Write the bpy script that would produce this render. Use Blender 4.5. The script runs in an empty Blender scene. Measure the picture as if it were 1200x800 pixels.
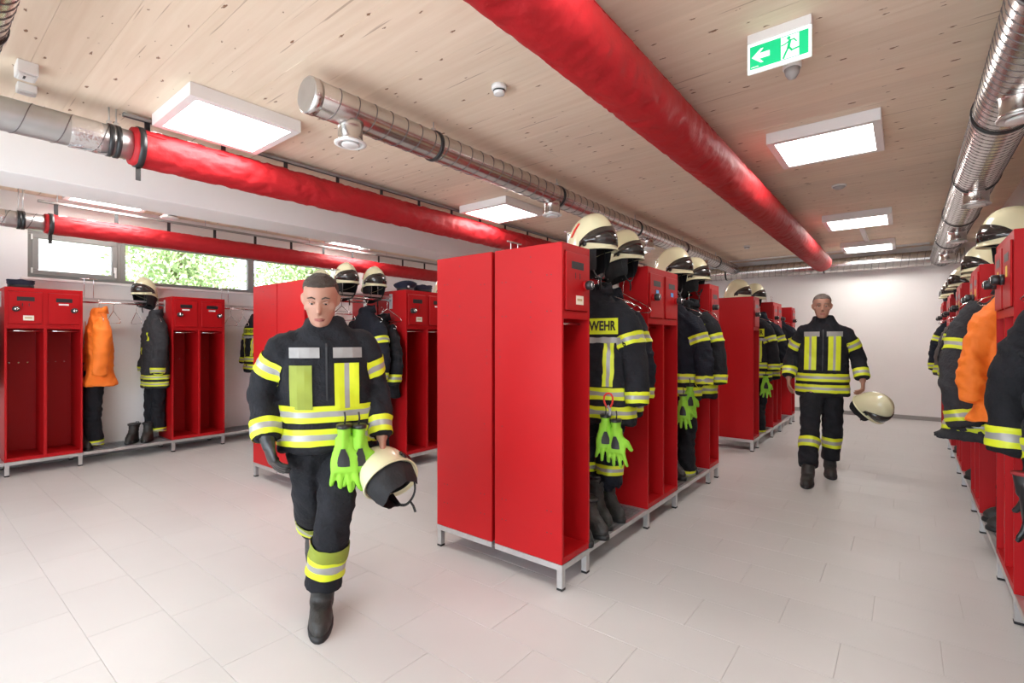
import bpy, bmesh, math, random
from mathutils import Vector, Matrix, noise
from mathutils.bvhtree import BVHTree
random.seed(7)
PI = math.pi
sc = bpy.context.scene
C = sc.collection

# ---------------------------------------------------------------- camera
CAMH = 1.36; YAW = 0.6725
cam_d = bpy.data.cameras.new('camera'); cam = bpy.data.objects.new('camera', cam_d); C.objects.link(cam)
cam.location = (0, 0, CAMH); cam.rotation_euler = (PI/2, 0, YAW)
cam_d.sensor_width = 36; cam_d.lens = 580.14/1200*36; cam_d.shift_y = -1.6/1200
cam_d.clip_start = 0.05; cam_d.clip_end = 200
sc.camera = cam

# ---------------------------------------------------------------- world, sun, daylight, exposure
w = bpy.data.worlds.new('sky'); sc.world = w; w.use_nodes = True
bg = w.node_tree.nodes['Background']
bg.inputs[0].default_value = (0.80, 0.90, 1.0, 1); bg.inputs[1].default_value = 3.2
sun_d = bpy.data.lights.new('sun', 'SUN'); sun_d.energy = 9; sun_d.angle = 0.02; sun_d.color = (1, .96, .9)
sun = bpy.data.objects.new('sun', sun_d); C.objects.link(sun); sun.rotation_euler = (0.25, math.radians(48), 0)
PANEL = 14
day_d = bpy.data.lights.new('daylight_through_glazing', 'AREA'); day_d.shape = 'RECTANGLE'; day_d.size = 5.2; day_d.size_y = 2.2
day_d.energy = 58; day_d.color = (.86, .93, 1.0)
day = bpy.data.objects.new('daylight_through_glazing', day_d); C.objects.link(day)
day.location = (-2.5, -2.03, 1.35); day.rotation_euler = (math.radians(100), 0, 0)
vs = sc.view_settings; vs.view_transform = 'Standard'; vs.look = 'None'; vs.gamma = 1; vs.use_curve_mapping = False
vs.exposure = 0.60

# ---------------------------------------------------------------- materials
def mat(name, col, rough=.5, metal=0, var=0, vscale=8, bump=0, bscale=40, emit=None, coat=0, spec=.5, stretch=None, rnd=0):
    m = bpy.data.materials.new(name); m.use_nodes = True
    nt = m.node_tree; N = nt.nodes; L = nt.links; b = N['Principled BSDF']
    b.inputs['Base Color'].default_value = (*col, 1); b.inputs['Roughness'].default_value = rough
    b.inputs['Metallic'].default_value = metal; b.inputs['Coat Weight'].default_value = coat
    b.inputs['Specular IOR Level'].default_value = spec
    tc = N.new('ShaderNodeTexCoord'); src = tc.outputs['Object']
    if stretch:
        mp = N.new('ShaderNodeMapping'); mp.inputs['Scale'].default_value = stretch; L.new(src, mp.inputs[0]); src = mp.outputs[0]
    if var or rnd:
        n = N.new('ShaderNodeTexNoise'); n.inputs['Scale'].default_value = vscale; n.inputs['Detail'].default_value = 5
        L.new(src, n.inputs['Vector'])
        hs = N.new('ShaderNodeHueSaturation'); hs.inputs['Color'].default_value = (*col, 1)
        mr = N.new('ShaderNodeMapRange'); mr.inputs[3].default_value = 1-var; mr.inputs[4].default_value = 1+var
        mr.inputs[1].default_value = .25; mr.inputs[2].default_value = .75
        L.new(n.outputs[0], mr.inputs[0]); val = mr.outputs[0]
        if rnd:
            oi = N.new('ShaderNodeObjectInfo'); m2 = N.new('ShaderNodeMapRange'); m2.inputs[3].default_value = 1-rnd; m2.inputs[4].default_value = 1+rnd
            L.new(oi.outputs['Random'], m2.inputs[0]); mu = N.new('ShaderNodeMath'); mu.operation = 'MULTIPLY'
            L.new(val, mu.inputs[0]); L.new(m2.outputs[0], mu.inputs[1]); val = mu.outputs[0]
        L.new(val, hs.inputs['Value']); L.new(hs.outputs[0], b.inputs['Base Color'])
    if bump:
        n2 = N.new('ShaderNodeTexNoise'); n2.inputs['Scale'].default_value = bscale; n2.inputs['Detail'].default_value = 4
        L.new(src, n2.inputs['Vector'])
        bp = N.new('ShaderNodeBump'); bp.inputs['Strength'].default_value = bump; bp.inputs['Distance'].default_value = .01
        L.new(n2.outputs[0], bp.inputs['Height']); L.new(bp.outputs[0], b.inputs['Normal'])
    if emit:
        b.inputs['Emission Color'].default_value = (*emit[0], 1); b.inputs['Emission Strength'].default_value = emit[1]
    return m
RED = mat('red_powder_coat', (.44, .005, .008), .46, 0, .04, 3, .05, 300, spec=.27)
REDIN = RED
STEEL = mat('galvanised_leg', (.62, .62, .62), .38, .85, .12, 14)
GRATE = mat('grating_steel', (.42, .42, .43), .45, .8, .1, 30)
CHROME = mat('chrome_wire', (.85, .85, .86), .15, 1)
DUCT = mat('spiral_duct_steel', (.60, .57, .55), .24, .95, .12, 5, .10, 25)
DUCTG = mat('dull_duct_steel', (.50, .50, .50), .36, .85, .12, 6, .10, 25)
SEAM = mat('duct_seam', (.16, .14, .14), .45, .7)
FOIL = mat('aluminium_tape', (.75, .75, .76), .25, .95, .1, 30, .5, 60)
REDF = mat('red_fabric', (.43, .006, .012), .62, 0, .06, 6, .35, 30)
WALL = mat('white_plaster', (.85, .83, .815), .85, 0, .02, 2, .12, 120)
BLACK = mat('black_rubber', (.012, .012, .013), .55)
BLK2 = mat('black_plastic', (.02, .02, .022), .35)
WHITEP = mat('white_plastic', (.82, .81, .79), .45)
LAMPF = mat('white_lamp_frame', (.85, .82, .80), .5)
DIFF = mat('lamp_diffuser', (1, 1, 1), .5, emit=((1, .965, .92), PANEL))
FABRIC = mat('charcoal_turnout_fabric', (.014, .0145, .018), .85, 0, .3, 12, .7, 60, spec=.25)
NAVY = mat('dark_navy_fabric', (.012, .014, .022), .85, 0, .3, 12, .7, 60, spec=.25)
GREYF = mat('grey_turnout_fabric', (.034, .034, .038), .85, 0, .25, 12, .7, 60, spec=.25)
TAUPE = mat('brown_grey_fabric', (.085, .072, .068), .85, 0, .2, 12, .6, 60)
ORANGE = mat('orange_fabric', (.90, .20, .015), .7, 0, .08, 9, .5, 40)
YEL = mat('lime_reflective', (.66, .74, .02), .5, 0, .04, 20)
SIL = mat('silver_reflective', (.36, .36, .35), .40, .2, .05, 30)
OLIVE = mat('lime_panel', (.25, .30, .03), .65, 0, .08, 12)
CREAM = mat('luminous_cream_shell', (.74, .70, .46), .25, 0, .03, 5, coat=.4)
VISOR = mat('smoked_visor', (.030, .026, .024), .10, 0, coat=.5)
CURT = mat('black_neck_cloth', (.012, .012, .014), .8, 0, .2, 20, .4, 50)
LEATHER = mat('black_boot_leather', (.028, .026, .024), .55, 0, .25, 14, .4, 60)
SKIN = mat('skin', (.42, .215, .15), .55, 0, .08, 10, .1, 80)
LIPS = mat('lips', (.36, .12, .10), .5)
HAIR = mat('dark_hair', (.05, .036, .028), .75, 0, .3, 40, .9, 120)
HAIRG = mat('grey_hair', (.20, .17, .15), .75, 0, .3, 40, .9, 120)
GREEN = mat('hi_vis_green', (.28, .62, .04), .6, 0, .1, 20, .3, 60)
REDG = mat('dark_red_leather', (.30, .02, .025), .6, 0, .15, 20, .3, 60)
CARD = mat('pale_card', (.85, .80, .66), .6)
BLUE = mat('blue_sticker', (.10, .35, .75), .5)
YSTK = mat('yellow_sticker', (.85, .60, .08), .5)
SHOULD = mat('grey_shoulder_tape', (.30, .29, .28), .6, 0, .1, 20)
CAPM = mat('dark_blue_cap_cloth', (.012, .015, .035), .8, 0, .2, 20, .4, 50)
FRAMEG = mat('anthracite_frame', (.26, .255, .24), .45)
PVC = mat('white_sill', (.86, .84, .82), .4)

def wood_mat():
    m = bpy.data.materials.new('spruce_ceiling_board'); m.use_nodes = True
    nt = m.node_tree; N = nt.nodes; L = nt.links; b = N['Principled BSDF']; b.inputs['Roughness'].default_value = .65
    tc = N.new('ShaderNodeTexCoord'); geo = N.new('ShaderNodeNewGeometry')
    oi = N.new('ShaderNodeObjectInfo')
    mp = N.new('ShaderNodeMapping'); mp.inputs['Scale'].default_value = (.8, 14, 14); L.new(geo.outputs['Position'], mp.inputs[0])
    n = N.new('ShaderNodeTexNoise'); n.inputs['Scale'].default_value = 1.6; n.inputs['Detail'].default_value = 7; n.inputs['Distortion'].default_value = .6
    L.new(mp.outputs[0], n.inputs[0])
    cr = N.new('ShaderNodeValToRGB'); cr.color_ramp.elements[0].position = .3; cr.color_ramp.elements[1].position = .72
    cr.color_ramp.elements[0].color = (.82, .665, .50, 1); cr.color_ramp.elements[1].color = (.90, .76, .60, 1)
    L.new(n.outputs[0], cr.inputs[0])
    # knots: sparse cells of a stretched voronoi
    mk = N.new('ShaderNodeMapping'); mk.inputs['Scale'].default_value = (3.2, 8.5, 1); L.new(geo.outputs['Position'], mk.inputs[0])
    vo = N.new('ShaderNodeTexVoronoi'); vo.voronoi_dimensions = '2D'; vo.inputs['Scale'].default_value = 1.25; nd = N.new('ShaderNodeTexNoise'); nd.inputs['Scale'].default_value = 14; L.new(mk.outputs[0], nd.inputs[0]); va = N.new('ShaderNodeVectorMath'); va.operation = 'MULTIPLY_ADD'; va.inputs[1].default_value = (.16, .16, 0); L.new(nd.outputs[1], va.inputs[0]); L.new(mk.outputs[0], va.inputs[2]); L.new(va.outputs[0], vo.inputs['Vector'])
    sep = N.new('ShaderNodeSeparateColor'); L.new(vo.outputs['Color'], sep.inputs[0])
    sz = N.new('ShaderNodeMapRange'); sz.inputs[1].default_value = .35; sz.inputs[2].default_value = 1; sz.inputs[3].default_value = 0.0; sz.inputs[4].default_value = .10
    L.new(sep.outputs[0], sz.inputs[0])
    lt = N.new('ShaderNodeMath'); lt.operation = 'SUBTRACT'; L.new(sz.outputs[0], lt.inputs[0]); L.new(vo.outputs['Distance'], lt.inputs[1])
    kn = N.new('ShaderNodeMapRange'); kn.inputs[1].default_value = 0; kn.inputs[2].default_value = .03; L.new(lt.outputs[0], kn.inputs[0])
    mx = N.new('ShaderNodeMix'); mx.data_type = 'RGBA'; L.new(kn.outputs[0], mx.inputs[0]); L.new(cr.outputs[0], mx.inputs[6])
    mx.inputs[7].default_value = (.27, .14, .07, 1)
    # short dark cracks
    mc = N.new('ShaderNodeMapping'); mc.inputs['Scale'].default_value = (.9, 30, 1); L.new(geo.outputs['Position'], mc.inputs[0])
    n3 = N.new('ShaderNodeTexNoise'); n3.inputs['Scale'].default_value = 1.3; n3.inputs['Detail'].default_value = 2; L.new(mc.outputs[0], n3.inputs[0])
    c3 = N.new('ShaderNodeMapRange'); c3.inputs[1].default_value = .685; c3.inputs[2].default_value = .72; c3.inputs[4].default_value = .55; L.new(n3.outputs[0], c3.inputs[0])
    mx2 = N.new('ShaderNodeMix'); mx2.data_type = 'RGBA'; L.new(c3.outputs[0], mx2.inputs[0]); L.new(mx.outputs[2], mx2.inputs[6]); mx2.inputs[7].default_value = (.33, .2, .11, 1)
    hs = N.new('ShaderNodeHueSaturation'); m2 = N.new('ShaderNodeMapRange'); m2.inputs[3].default_value = .955; m2.inputs[4].default_value = 1.04
    L.new(oi.outputs['Random'], m2.inputs[0]); L.new(m2.outputs[0], hs.inputs['Value']); L.new(mx2.outputs[2], hs.inputs['Color'])
    L.new(hs.outputs[0], b.inputs['Base Color'])
    return m
WOOD = wood_mat()
def tile_mat():
    m = mat('grey_floor_tile', (.57, .56, .55), .40, 0, .035, 1.6, .04, 60, rnd=.015)
    nt = m.node_tree; N = nt.nodes; L = nt.links
    geo = N.new('ShaderNodeNewGeometry')
    for n in N:
        if n.type == 'TEX_NOISE': L.new(geo.outputs['Position'], n.inputs['Vector'])
    return m
TILE = tile_mat()
GROUT = mat('grout', (.52, .50, .485), .8)
def glass_mat():
    m = bpy.data.materials.new('window_glass'); m.use_nodes = True; nt = m.node_tree; N = nt.nodes; L = nt.links
    for n in list(N): N.remove(n)
    o = N.new('ShaderNodeOutputMaterial'); mx = N.new('ShaderNodeMixShader'); t = N.new('ShaderNodeBsdfTransparent'); g = N.new('ShaderNodeBsdfGlossy')
    g.inputs['Roughness'].default_value = .02; fr = N.new('ShaderNodeFresnel'); fr.inputs[0].default_value = 1.45
    L.new(fr.outputs[0], mx.inputs[0]); L.new(t.outputs[0], mx.inputs[1]); L.new(g.outputs[0], mx.inputs[2]); L.new(mx.outputs[0], o.inputs[0])
    return m
GLASS = glass_mat()

# ---------------------------------------------------------------- mesh helpers
class MB:
    def __init__(s): s.v = []; s.f = []; s.m = []; s.mats = []; s.sm = []
    def mi(s, m):
        if m not in s.mats: s.mats.append(m)
        return s.mats.index(m)
    def add(s, vs, fs, m, smooth=False):
        o = len(s.v); s.v += [tuple(v) for v in vs]; i = s.mi(m)
        for f in fs: s.f.append(tuple(o+k for k in f)); s.m.append(i); s.sm.append(smooth)
    def box(s, x0, x1, y0, y1, z0, z1, m, ch=0):
        if ch <= 0:
            vs = [(x, y, z) for x in (x0, x1) for y in (y0, y1) for z in (z0, z1)]
            s.add(vs, [(0, 1, 3, 2), (4, 6, 7, 5), (0, 4, 5, 1), (2, 3, 7, 6), (0, 2, 6, 4), (1, 5, 7, 3)], m); return
        b = bmesh.new(); bmesh.ops.create_cube(b, size=1)
        for v in b.verts: v.co = Vector(((x0+x1)/2+v.co.x*(x1-x0), (y0+y1)/2+v.co.y*(y1-y0), (z0+z1)/2+v.co.z*(z1-z0)))
        bmesh.ops.bevel(b, geom=b.edges[:], offset=ch, segments=1, affect='EDGES', profile=.5)
        b.verts.index_update()
        s.add([v.co[:] for v in b.verts], [[v.index for v in f.verts] for f in b.faces], m); b.free()
    def loft(s, rings, m, cap=True, smooth=True, closed=True):
        n = len(rings[0]); vs = [p for r in rings for p in r]; fs = []
        for i in range(len(rings)-1):
            for j in range(n if closed else n-1):
                k = (j+1) % n; fs.append((i*n+j, i*n+k, (i+1)*n+k, (i+1)*n+j))
        if cap: fs.append(tuple(range(n))[::-1]); fs.append(tuple((len(rings)-1)*n+j for j in range(n)))
        s.add(vs, fs, m, smooth)
    def tube(s, pts, r, m, n=8, cap=True, smooth=True, squash=1):
        pts = [Vector(p) for p in pts]
        if not isinstance(r, (list, tuple)): r = [r]*len(pts)
        rings = []; up = None
        for i, p in enumerate(pts):
            d = (pts[min(i+1, len(pts)-1)]-pts[max(i-1, 0)]).normalized()
            if up is None: up = Vector((0, 0, 1)) if abs(d.z) < .9 else Vector((1, 0, 0))
            a = d.cross(up).normalized(); b = a.cross(d).normalized(); up = b
            rings.append([p+a*math.cos(t*2*PI/n)*r[i]+b*math.sin(t*2*PI/n)*r[i]*squash for t in range(n)])
        s.loft(rings, m, cap, smooth)
    def lathe(s, prof, c, m, axis='z', n=20, smooth=True, cap=True):
        rings = []
        for r, h in prof:
            ring = []
            for k in range(n):
                a = 2*PI*k/n; x, y = r*math.cos(a), r*math.sin(a)
                if axis == 'z': q = (c[0]+x, c[1]+y, c[2]+h)
                elif axis == 'x': q = (c[0]+h, c[1]+x, c[2]+y)
                else: q = (c[0]+y, c[1]+h, c[2]+x)
                ring.append(q)
            rings.append(ring)
        s.loft(rings, m, cap, smooth)
    def ell(s, c, r, m, n=14, k=10):
        s.loft([[(c[0]+r[0]*max(.02, math.sin(PI*i/k))*math.cos(2*PI*j/n), c[1]+r[1]*max(.02, math.sin(PI*i/k))*math.sin(2*PI*j/n), c[2]-r[2]*math.cos(PI*i/k)) for j in range(n)] for i in range(k+1)], m)
    def mesh(s, name):
        me = bpy.data.meshes.new(name); me.from_pydata(s.v, [], s.f)
        for m in s.mats: me.materials.append(m)
        me.polygons.foreach_set('material_index', s.m); me.polygons.foreach_set('use_smooth', s.sm)
        b = bmesh.new(); b.from_mesh(me); bmesh.ops.recalc_face_normals(b, faces=b.faces[:]); b.to_mesh(me); b.free(); me.update()
        return me
    def build(s, name, parent=None, loc=(0, 0, 0)): return link(name, s.mesh(name), parent, loc)
def link(name, me, parent=None, loc=(0, 0, 0), rot=0):
    o = bpy.data.objects.new(name, me); C.objects.link(o); o.location = loc; o.rotation_euler = (0, 0, rot)
    if parent: o.parent = parent
    return o
def tag(o, label, cat, group=None, kind=None):
    o['label'] = label; o['category'] = cat
    if group: o['group'] = group
    if kind: o['kind'] = kind
    return o
def thing(name, label, cat, loc=(0, 0, 0), rz=0, group=None):
    return tag(link(name, None, None, loc, rz), label, cat, group)
def struct(name, mb):
    o = mb.build(name) if mb else link(name, None); o['kind'] = 'structure'; return o
KIDS = {}
def dup(src, loc, rz=0, label=None, group=None, sc_=None):
    r = src.copy(); C.objects.link(r); r.location = loc; r.rotation_euler = (0, 0, rz)
    if label: r['label'] = label
    if group: r['group'] = group
    if sc_: r.scale = sc_
    for ch in kids(src):
        c = ch.copy(); C.objects.link(c); c.parent = r
        for g in kids(ch):
            d = g.copy(); C.objects.link(d); d.parent = c
    return r
def kids(o): return [c for c in bpy.data.objects if c.parent == o] if o.name not in KIDS else KIDS[o.name]
def remember(o):
    ks = [c for c in bpy.data.objects if c.parent == o]; KIDS[o.name] = ks
    for k in ks: KIDS[k.name] = [c for c in bpy.data.objects if c.parent == k]
used = set()
def place(proto, loc, rz, label, group=None, scl=None):
    if proto.name not in used:
        used.add(proto.name); proto.location = loc; proto.rotation_euler = (0, 0, rz); proto['label'] = label
        if group: proto['group'] = group
        if scl: proto.scale = scl
        return proto
    return dup(proto, loc, rz, label, group, scl)
def bake(mb, voxel, smooth=6, wr=None, mats=None, adapt=0):
    me = mb.mesh('tmp'); o = bpy.data.objects.new('tmp', me); C.objects.link(o)
    r = o.modifiers.new('r', 'REMESH'); r.mode = 'VOXEL'; r.voxel_size = voxel; r.use_smooth_shade = True
    if smooth: m = o.modifiers.new('s', 'SMOOTH'); m.factor = .5; m.iterations = smooth
    dg = bpy.context.evaluated_depsgraph_get(); me2 = bpy.data.meshes.new_from_object(o.evaluated_get(dg), depsgraph=dg)
    bpy.data.objects.remove(o); bpy.data.meshes.remove(me)
    me2.materials.clear(); me2.materials.append(mb.mats[0])
    if wr:
        for v in me2.vertices:
            d = wr(v.co); v.co += v.normal*d
    me2.polygons.foreach_set('use_smooth', [True]*len(me2.polygons)); me2.polygons.foreach_set('material_index', [0]*len(me2.polygons)); me2.update()
    return me2
def bvh(me): return BVHTree.FromPolygons([v.co for v in me.vertices], [p.vertices[:] for p in me.polygons])
def hug(grid, tree, off, mb, cols, closed=False):
    """grid: list of columns across the width, each a list of points; projected onto the shell; cols = material per strip"""
    G = []
    for col in grid:
        c = []
        for p in col:
            h = tree.find_nearest(Vector(p)); c.append(h[0]+h[1]*off if h[0] else Vector(p))
        G.append(c)
    n = len(G[0])
    for i in range(len(G)-1):
        fs = [(j, (j+1) % n, n+(j+1) % n, n+j) for j in range(n if closed else n-1)]
        mb.add(G[i]+G[i+1], fs, cols[i], True)
def cr_interp(pts, k=4):
    """Catmull-Rom through tuples of any length"""
    out = []; n = len(pts)
    for i in range(n-1):
        p0 = pts[max(i-1, 0)]; p1 = pts[i]; p2 = pts[i+1]; p3 = pts[min(i+2, n-1)]
        for j in range(k):
            t = j/k
            out.append(tuple(.5*(2*b+(c-a)*t+(2*a-5*b+4*c-d)*t*t+(3*b-a-3*c+d)*t**3) for a, b, c, d in zip(p0, p1, p2, p3)))
    out.append(tuple(pts[-1])); return out
BAND = [YEL, YEL, SIL, SIL, YEL, YEL]
BAND4 = [YEL, SIL, YEL]

# ---------------------------------------------------------------- the room
XL, XR, YB, YF, ZC = -7.47, .90, 10.90, -1.9, 2.95
FL = -6.98; R2 = -4.127; R2B = -5.10; CF = -1.453; CBK = -2.433; RF = .404       # locker front planes
b = MB(); b.box(XL-.3, XR+.3, YF-.3, YB+.3, -.3, -.0025, GROUT); floor = struct('floor', b)
# tiles 0.6 x 0.3, rows run along X
tile_cache = {}
def tile_mesh(lx, ly):
    k = (round(lx, 3), round(ly, 3))
    if k not in tile_cache:
        t = MB(); x, y = lx/2-.0009, ly/2-.0009; e = .0010
        t.loft([[(-x, -y, -.008), (x, -y, -.008), (x, y, -.008), (-x, y, -.008)], [(-x, -y, -e), (x, -y, -e), (x, y, -e), (-x, y, -e)],
                [(-x+e, -y+e, 0), (x-e, -y+e, 0), (x-e, y-e, 0), (-x+e, y-e, 0)]], TILE, True, False)
        tile_cache[k] = t.mesh('tile')
    return tile_cache[k]
tiles = []
k0 = int((YF-.56)/.3)-1; k1 = int((YB-.56)/.3)+1
for k in range(k0, k1+1):
    ya, yb = max(YF, .56+.3*k), min(YB, .56+.3*(k+1))
    if yb-ya < .02: continue
    ph = -2.93 if k == 0 else -2.83 if k == 1 else -2.93+((k*7) % 12)*.05
    x = ph-.6*12
    while x < XR:
        xa, xb = max(x, XL), min(x+.6, XR)
        if xb-xa > .02: tiles.append(((xa+xb)/2, (ya+yb)/2, xb-xa, yb-ya))
        x += .6
def tvis(t):
    x, y = t[0], t[1]; d = -math.sin(YAW)*x+math.cos(YAW)*y
    if d < .3: return 1e9
    u = (math.cos(YAW)*x+math.sin(YAW)*y)/d; v = CAMH/d
    return d if abs(u) < 1.12 and v < .78 else 1e8+d
tiles.sort(key=tvis)
for t in tiles[:298]: link('floor_tile', tile_mesh(t[2], t[3]), floor, (t[0], t[1], 0))
t_ = MB()
for t in tiles[298:]: t_.box(t[0]-t[2]/2+.0012, t[0]+t[2]/2-.0012, t[1]-t[3]/2+.0012, t[1]+t[3]/2-.0012, -.008, 0, TILE)
o = t_.build('floor_tiles_far', floor); o['kind'] = 'stuff'

b = MB(); b.box(XL-.3, XR+.3, YF-.3, YB+.3, ZC+.035, ZC+.35, WOOD); ceiling = struct('ceiling', b)
y = YF; i = 0
plank_cache = {}
random.seed(3)
while y < YB:
    cuts = [XL, XR]
    if i % 2 == 0: cuts = [XL, -4.7+random.uniform(-1, 2.8), XR]
    y2 = min(y+.24, YB)
    for xa, xb in zip(cuts, cuts[1:]):
        p = MB(); L_, W_ = (xb-xa)/2-.0008, (y2-y)/2-.0006; dz = random.choice((0, .0006, .0012))
        p.box(-L_, L_, -W_, W_, dz, .035, WOOD); o = p.build('ceiling_board', ceiling, ((xa+xb)/2, (y+y2)/2, ZC))
    y = y2; i += 1
random.seed(7)

# left wall with the strip window opening
WY0, WY1, WZ0, WZ1 = .93, 4.75, 2.045, 2.575
b = MB(); T = .32
b.box(XL-T, XL, YF, YB, 0, WZ0, WALL); b.box(XL-T, XL, YF, YB, WZ1, ZC, WALL)
b.box(XL-T, XL, YF, WY0, WZ0, WZ1, WALL); b.box(XL-T, XL, WY1, YB, WZ0, WZ1, WALL); struct('wall_left', b)
b = MB(); b.box(XL-T, XR+T, YB, YB+.3, 0, ZC, WALL); struct('wall_back', b)
b = MB(); b.box(XR, XR+T, YF, YB, 0, ZC, WALL); struct('wall_right', b)
b = MB(); b.box(XL-T, -5, YF-.2, YF, 0, ZC, WALL); b.box(.2, XR+T, YF-.2, YF, 0, ZC, WALL); b.box(-5, .2, YF-.2, YF, 2.6, ZC, WALL); b.box(-5, .2, YF-.2, YF, 0, .1, WALL); struct('wall_front', b)
fr = MB()
for x in (-5, -3.7, -2.4, -1.1, .13): fr.box(x, x+.07, YF-.06, YF, .1, 2.6, FRAMEG)
fr.box(-5, .2, YF-.06, YF, 2.53, 2.6, FRAMEG); fr.box(-5, .2, YF-.06, YF, .1, .17, FRAMEG)
struct('window_4', fr)
b = MB(); b.box(-5.6, -5.1, YF, YB, 2.58, ZC, WALL, .004); struct('trim_1', b)      # plastered downstand beam
BASE = mat('grey_baseboard', (.30, .29, .28), .6)
b = MB(); b.box(XL, XR, YB-.012, YB, 0, .07, BASE); struct('baseboard_back', b)
b = MB(); b.box(XR-.012, XR, YF, YB-.012, 0, .07, BASE); struct('baseboard_right', b)
b = MB(); b.box(XL, XL+.012, YF, YB-.012, 0, .07, BASE); struct('baseboard_left', b)

# strip window: three bays in one anthracite frame
def window(name, y0, y1, sash):
    b = MB(); x0, x1 = XL-.10, XL-.03
    f = .045
    b.box(x0, x1, y0, y1, WZ0, WZ0+f, FRAMEG, .004); b.box(x0, x1, y0, y1, WZ1-f, WZ1, FRAMEG, .004)
    b.box(x0, x1, y0, y0+f, WZ0+f, WZ1-f, FRAMEG, .004); b.box(x0, x1, y1-f, y1, WZ0+f, WZ1-f, FRAMEG, .004)
    w_ = struct(name, b); m = f-.004
    if sash:
        s = MB(); g = f-.01
        for q in ((y0+g, y1-g, WZ0+g, WZ0+g+.055), (y0+g, y1-g, WZ1-g-.055, WZ1-g), (y0+g, y0+g+.055, WZ0+g+.055, WZ1-g-.055), (y1-g-.055, y1-g, WZ0+g+.055, WZ1-g-.055)):
            s.box(x0+.01, x1+.014, *q, FRAMEG, .005)
        so = s.build('sash', w_); m = g+.05
        h = MB(); h.box(x1+.014, x1+.022, y1-.075, y1-.045, WZ0+.12, WZ0+.19, WHITEP, .003); h.box(x1+.022, x1+.045, y1-.068, y1-.052, WZ0+.15, WZ0+.165, WHITEP, .002)
        h.box(x1+.035, x1+.047, y1-.070, y1-.050, WZ0+.06, WZ0+.165, WHITEP, .004); h.build('window_handle', so)
        h = MB()
        for z in (WZ0+.05, WZ1-.11): h.box(x1, x1+.02, y0+.028, y0+.042, z, z+.06, WHITEP, .003)
        h.build('hinge', so)
    g = MB(); g.box(x0+.03, x0+.05, y0+m, y1-m, WZ0+m, WZ1-m, GLASS); g.build('glass_pane', w_)
    return w_
window('window_1', WY0, 1.755, True); window('window_2', 1.755, 3.29, False); window('window_3', 3.29, WY1, False)
b = MB(); b.box(XL-.03, XL+.05, WY0-.06, WY1+.06, WZ0-.03, WZ0, PVC, .004); struct('trim_2', b)

# ---------------------------------------------------------------- lockers
LW, LD, LZ0, LZ1 = .2982, .478, .143, 1.893
def door(parent, y0, y1, knob, sticker, variant=0):
    z0, z1 = 1.525, LZ1-.045
    d = MB(); d.box(.0, .009, y0, y1, z0, z1, RED, .003)
    d.box(.0092, .0098, (y0+y1)/2-.065, (y0+y1)/2+.065, z1-.092, z1-.05, BLK2); do = d.build('door', parent)
    l = MB(); yk = y0+.05 if knob < 0 else y1-.045; zk = 1.672
    l.lathe([(.028, .008), (.028, .026)], (0, yk, zk), RED if variant == 1 else BLK2, 'x', 18)
    l.lathe([(.026, .026), (.027, .034), (.027, .054), (.022, .060)], (0, yk, zk), BLK2, 'x', 18)
    l.lathe([(.016, .059), (.016, .063)], (0, yk, zk), CHROME, 'x', 14); l.box(.061, .067, yk-.004, yk+.004, zk-.014, zk+.014, BLK2)
    l.build('turn_lock', do)
    c = MB(); ym = (y0+y1)/2
    if sticker == 'white': c.box(.0095, .0108, ym-.045, ym+.035, z1-.123, z1-.106, WHITEP)
    elif sticker == 'tag': c.box(.0095, .0108, ym-.02, ym+.06, z0+.035, z0+.085, CARD); c.box(.0108, .0112, ym-.008, ym+.045, z0+.055, z0+.068, mat_tag())
    elif sticker == 'blue': c.box(.0095, .0108, ym-.02, ym+.03, z1-.15, z1-.118, BLUE)
    elif sticker == 'yellow': c.box(.0095, .0108, ym-.02, ym+.03, z1-.17, z1-.115, YSTK)
    if c.v: c.build('name_card', do)
    h = MB()
    h.box(.009, .0098, ym-.02, ym+.02, z1-.142, z1-.112, RED, .0)
    for s in (-1, 1): h.box(.0092, .0102, ym+s*.024-.003, ym+s*.024+.003, z1-.145, z1-.112, BLK2)
    if sticker in ('tag', 'none', 'blue'): h.build('card_holder', do)
_tm = []
def mat_tag():
    if not _tm: _tm.append(mat('faded_print', (.55, .40, .22), .7))
    return _tm[0]
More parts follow.
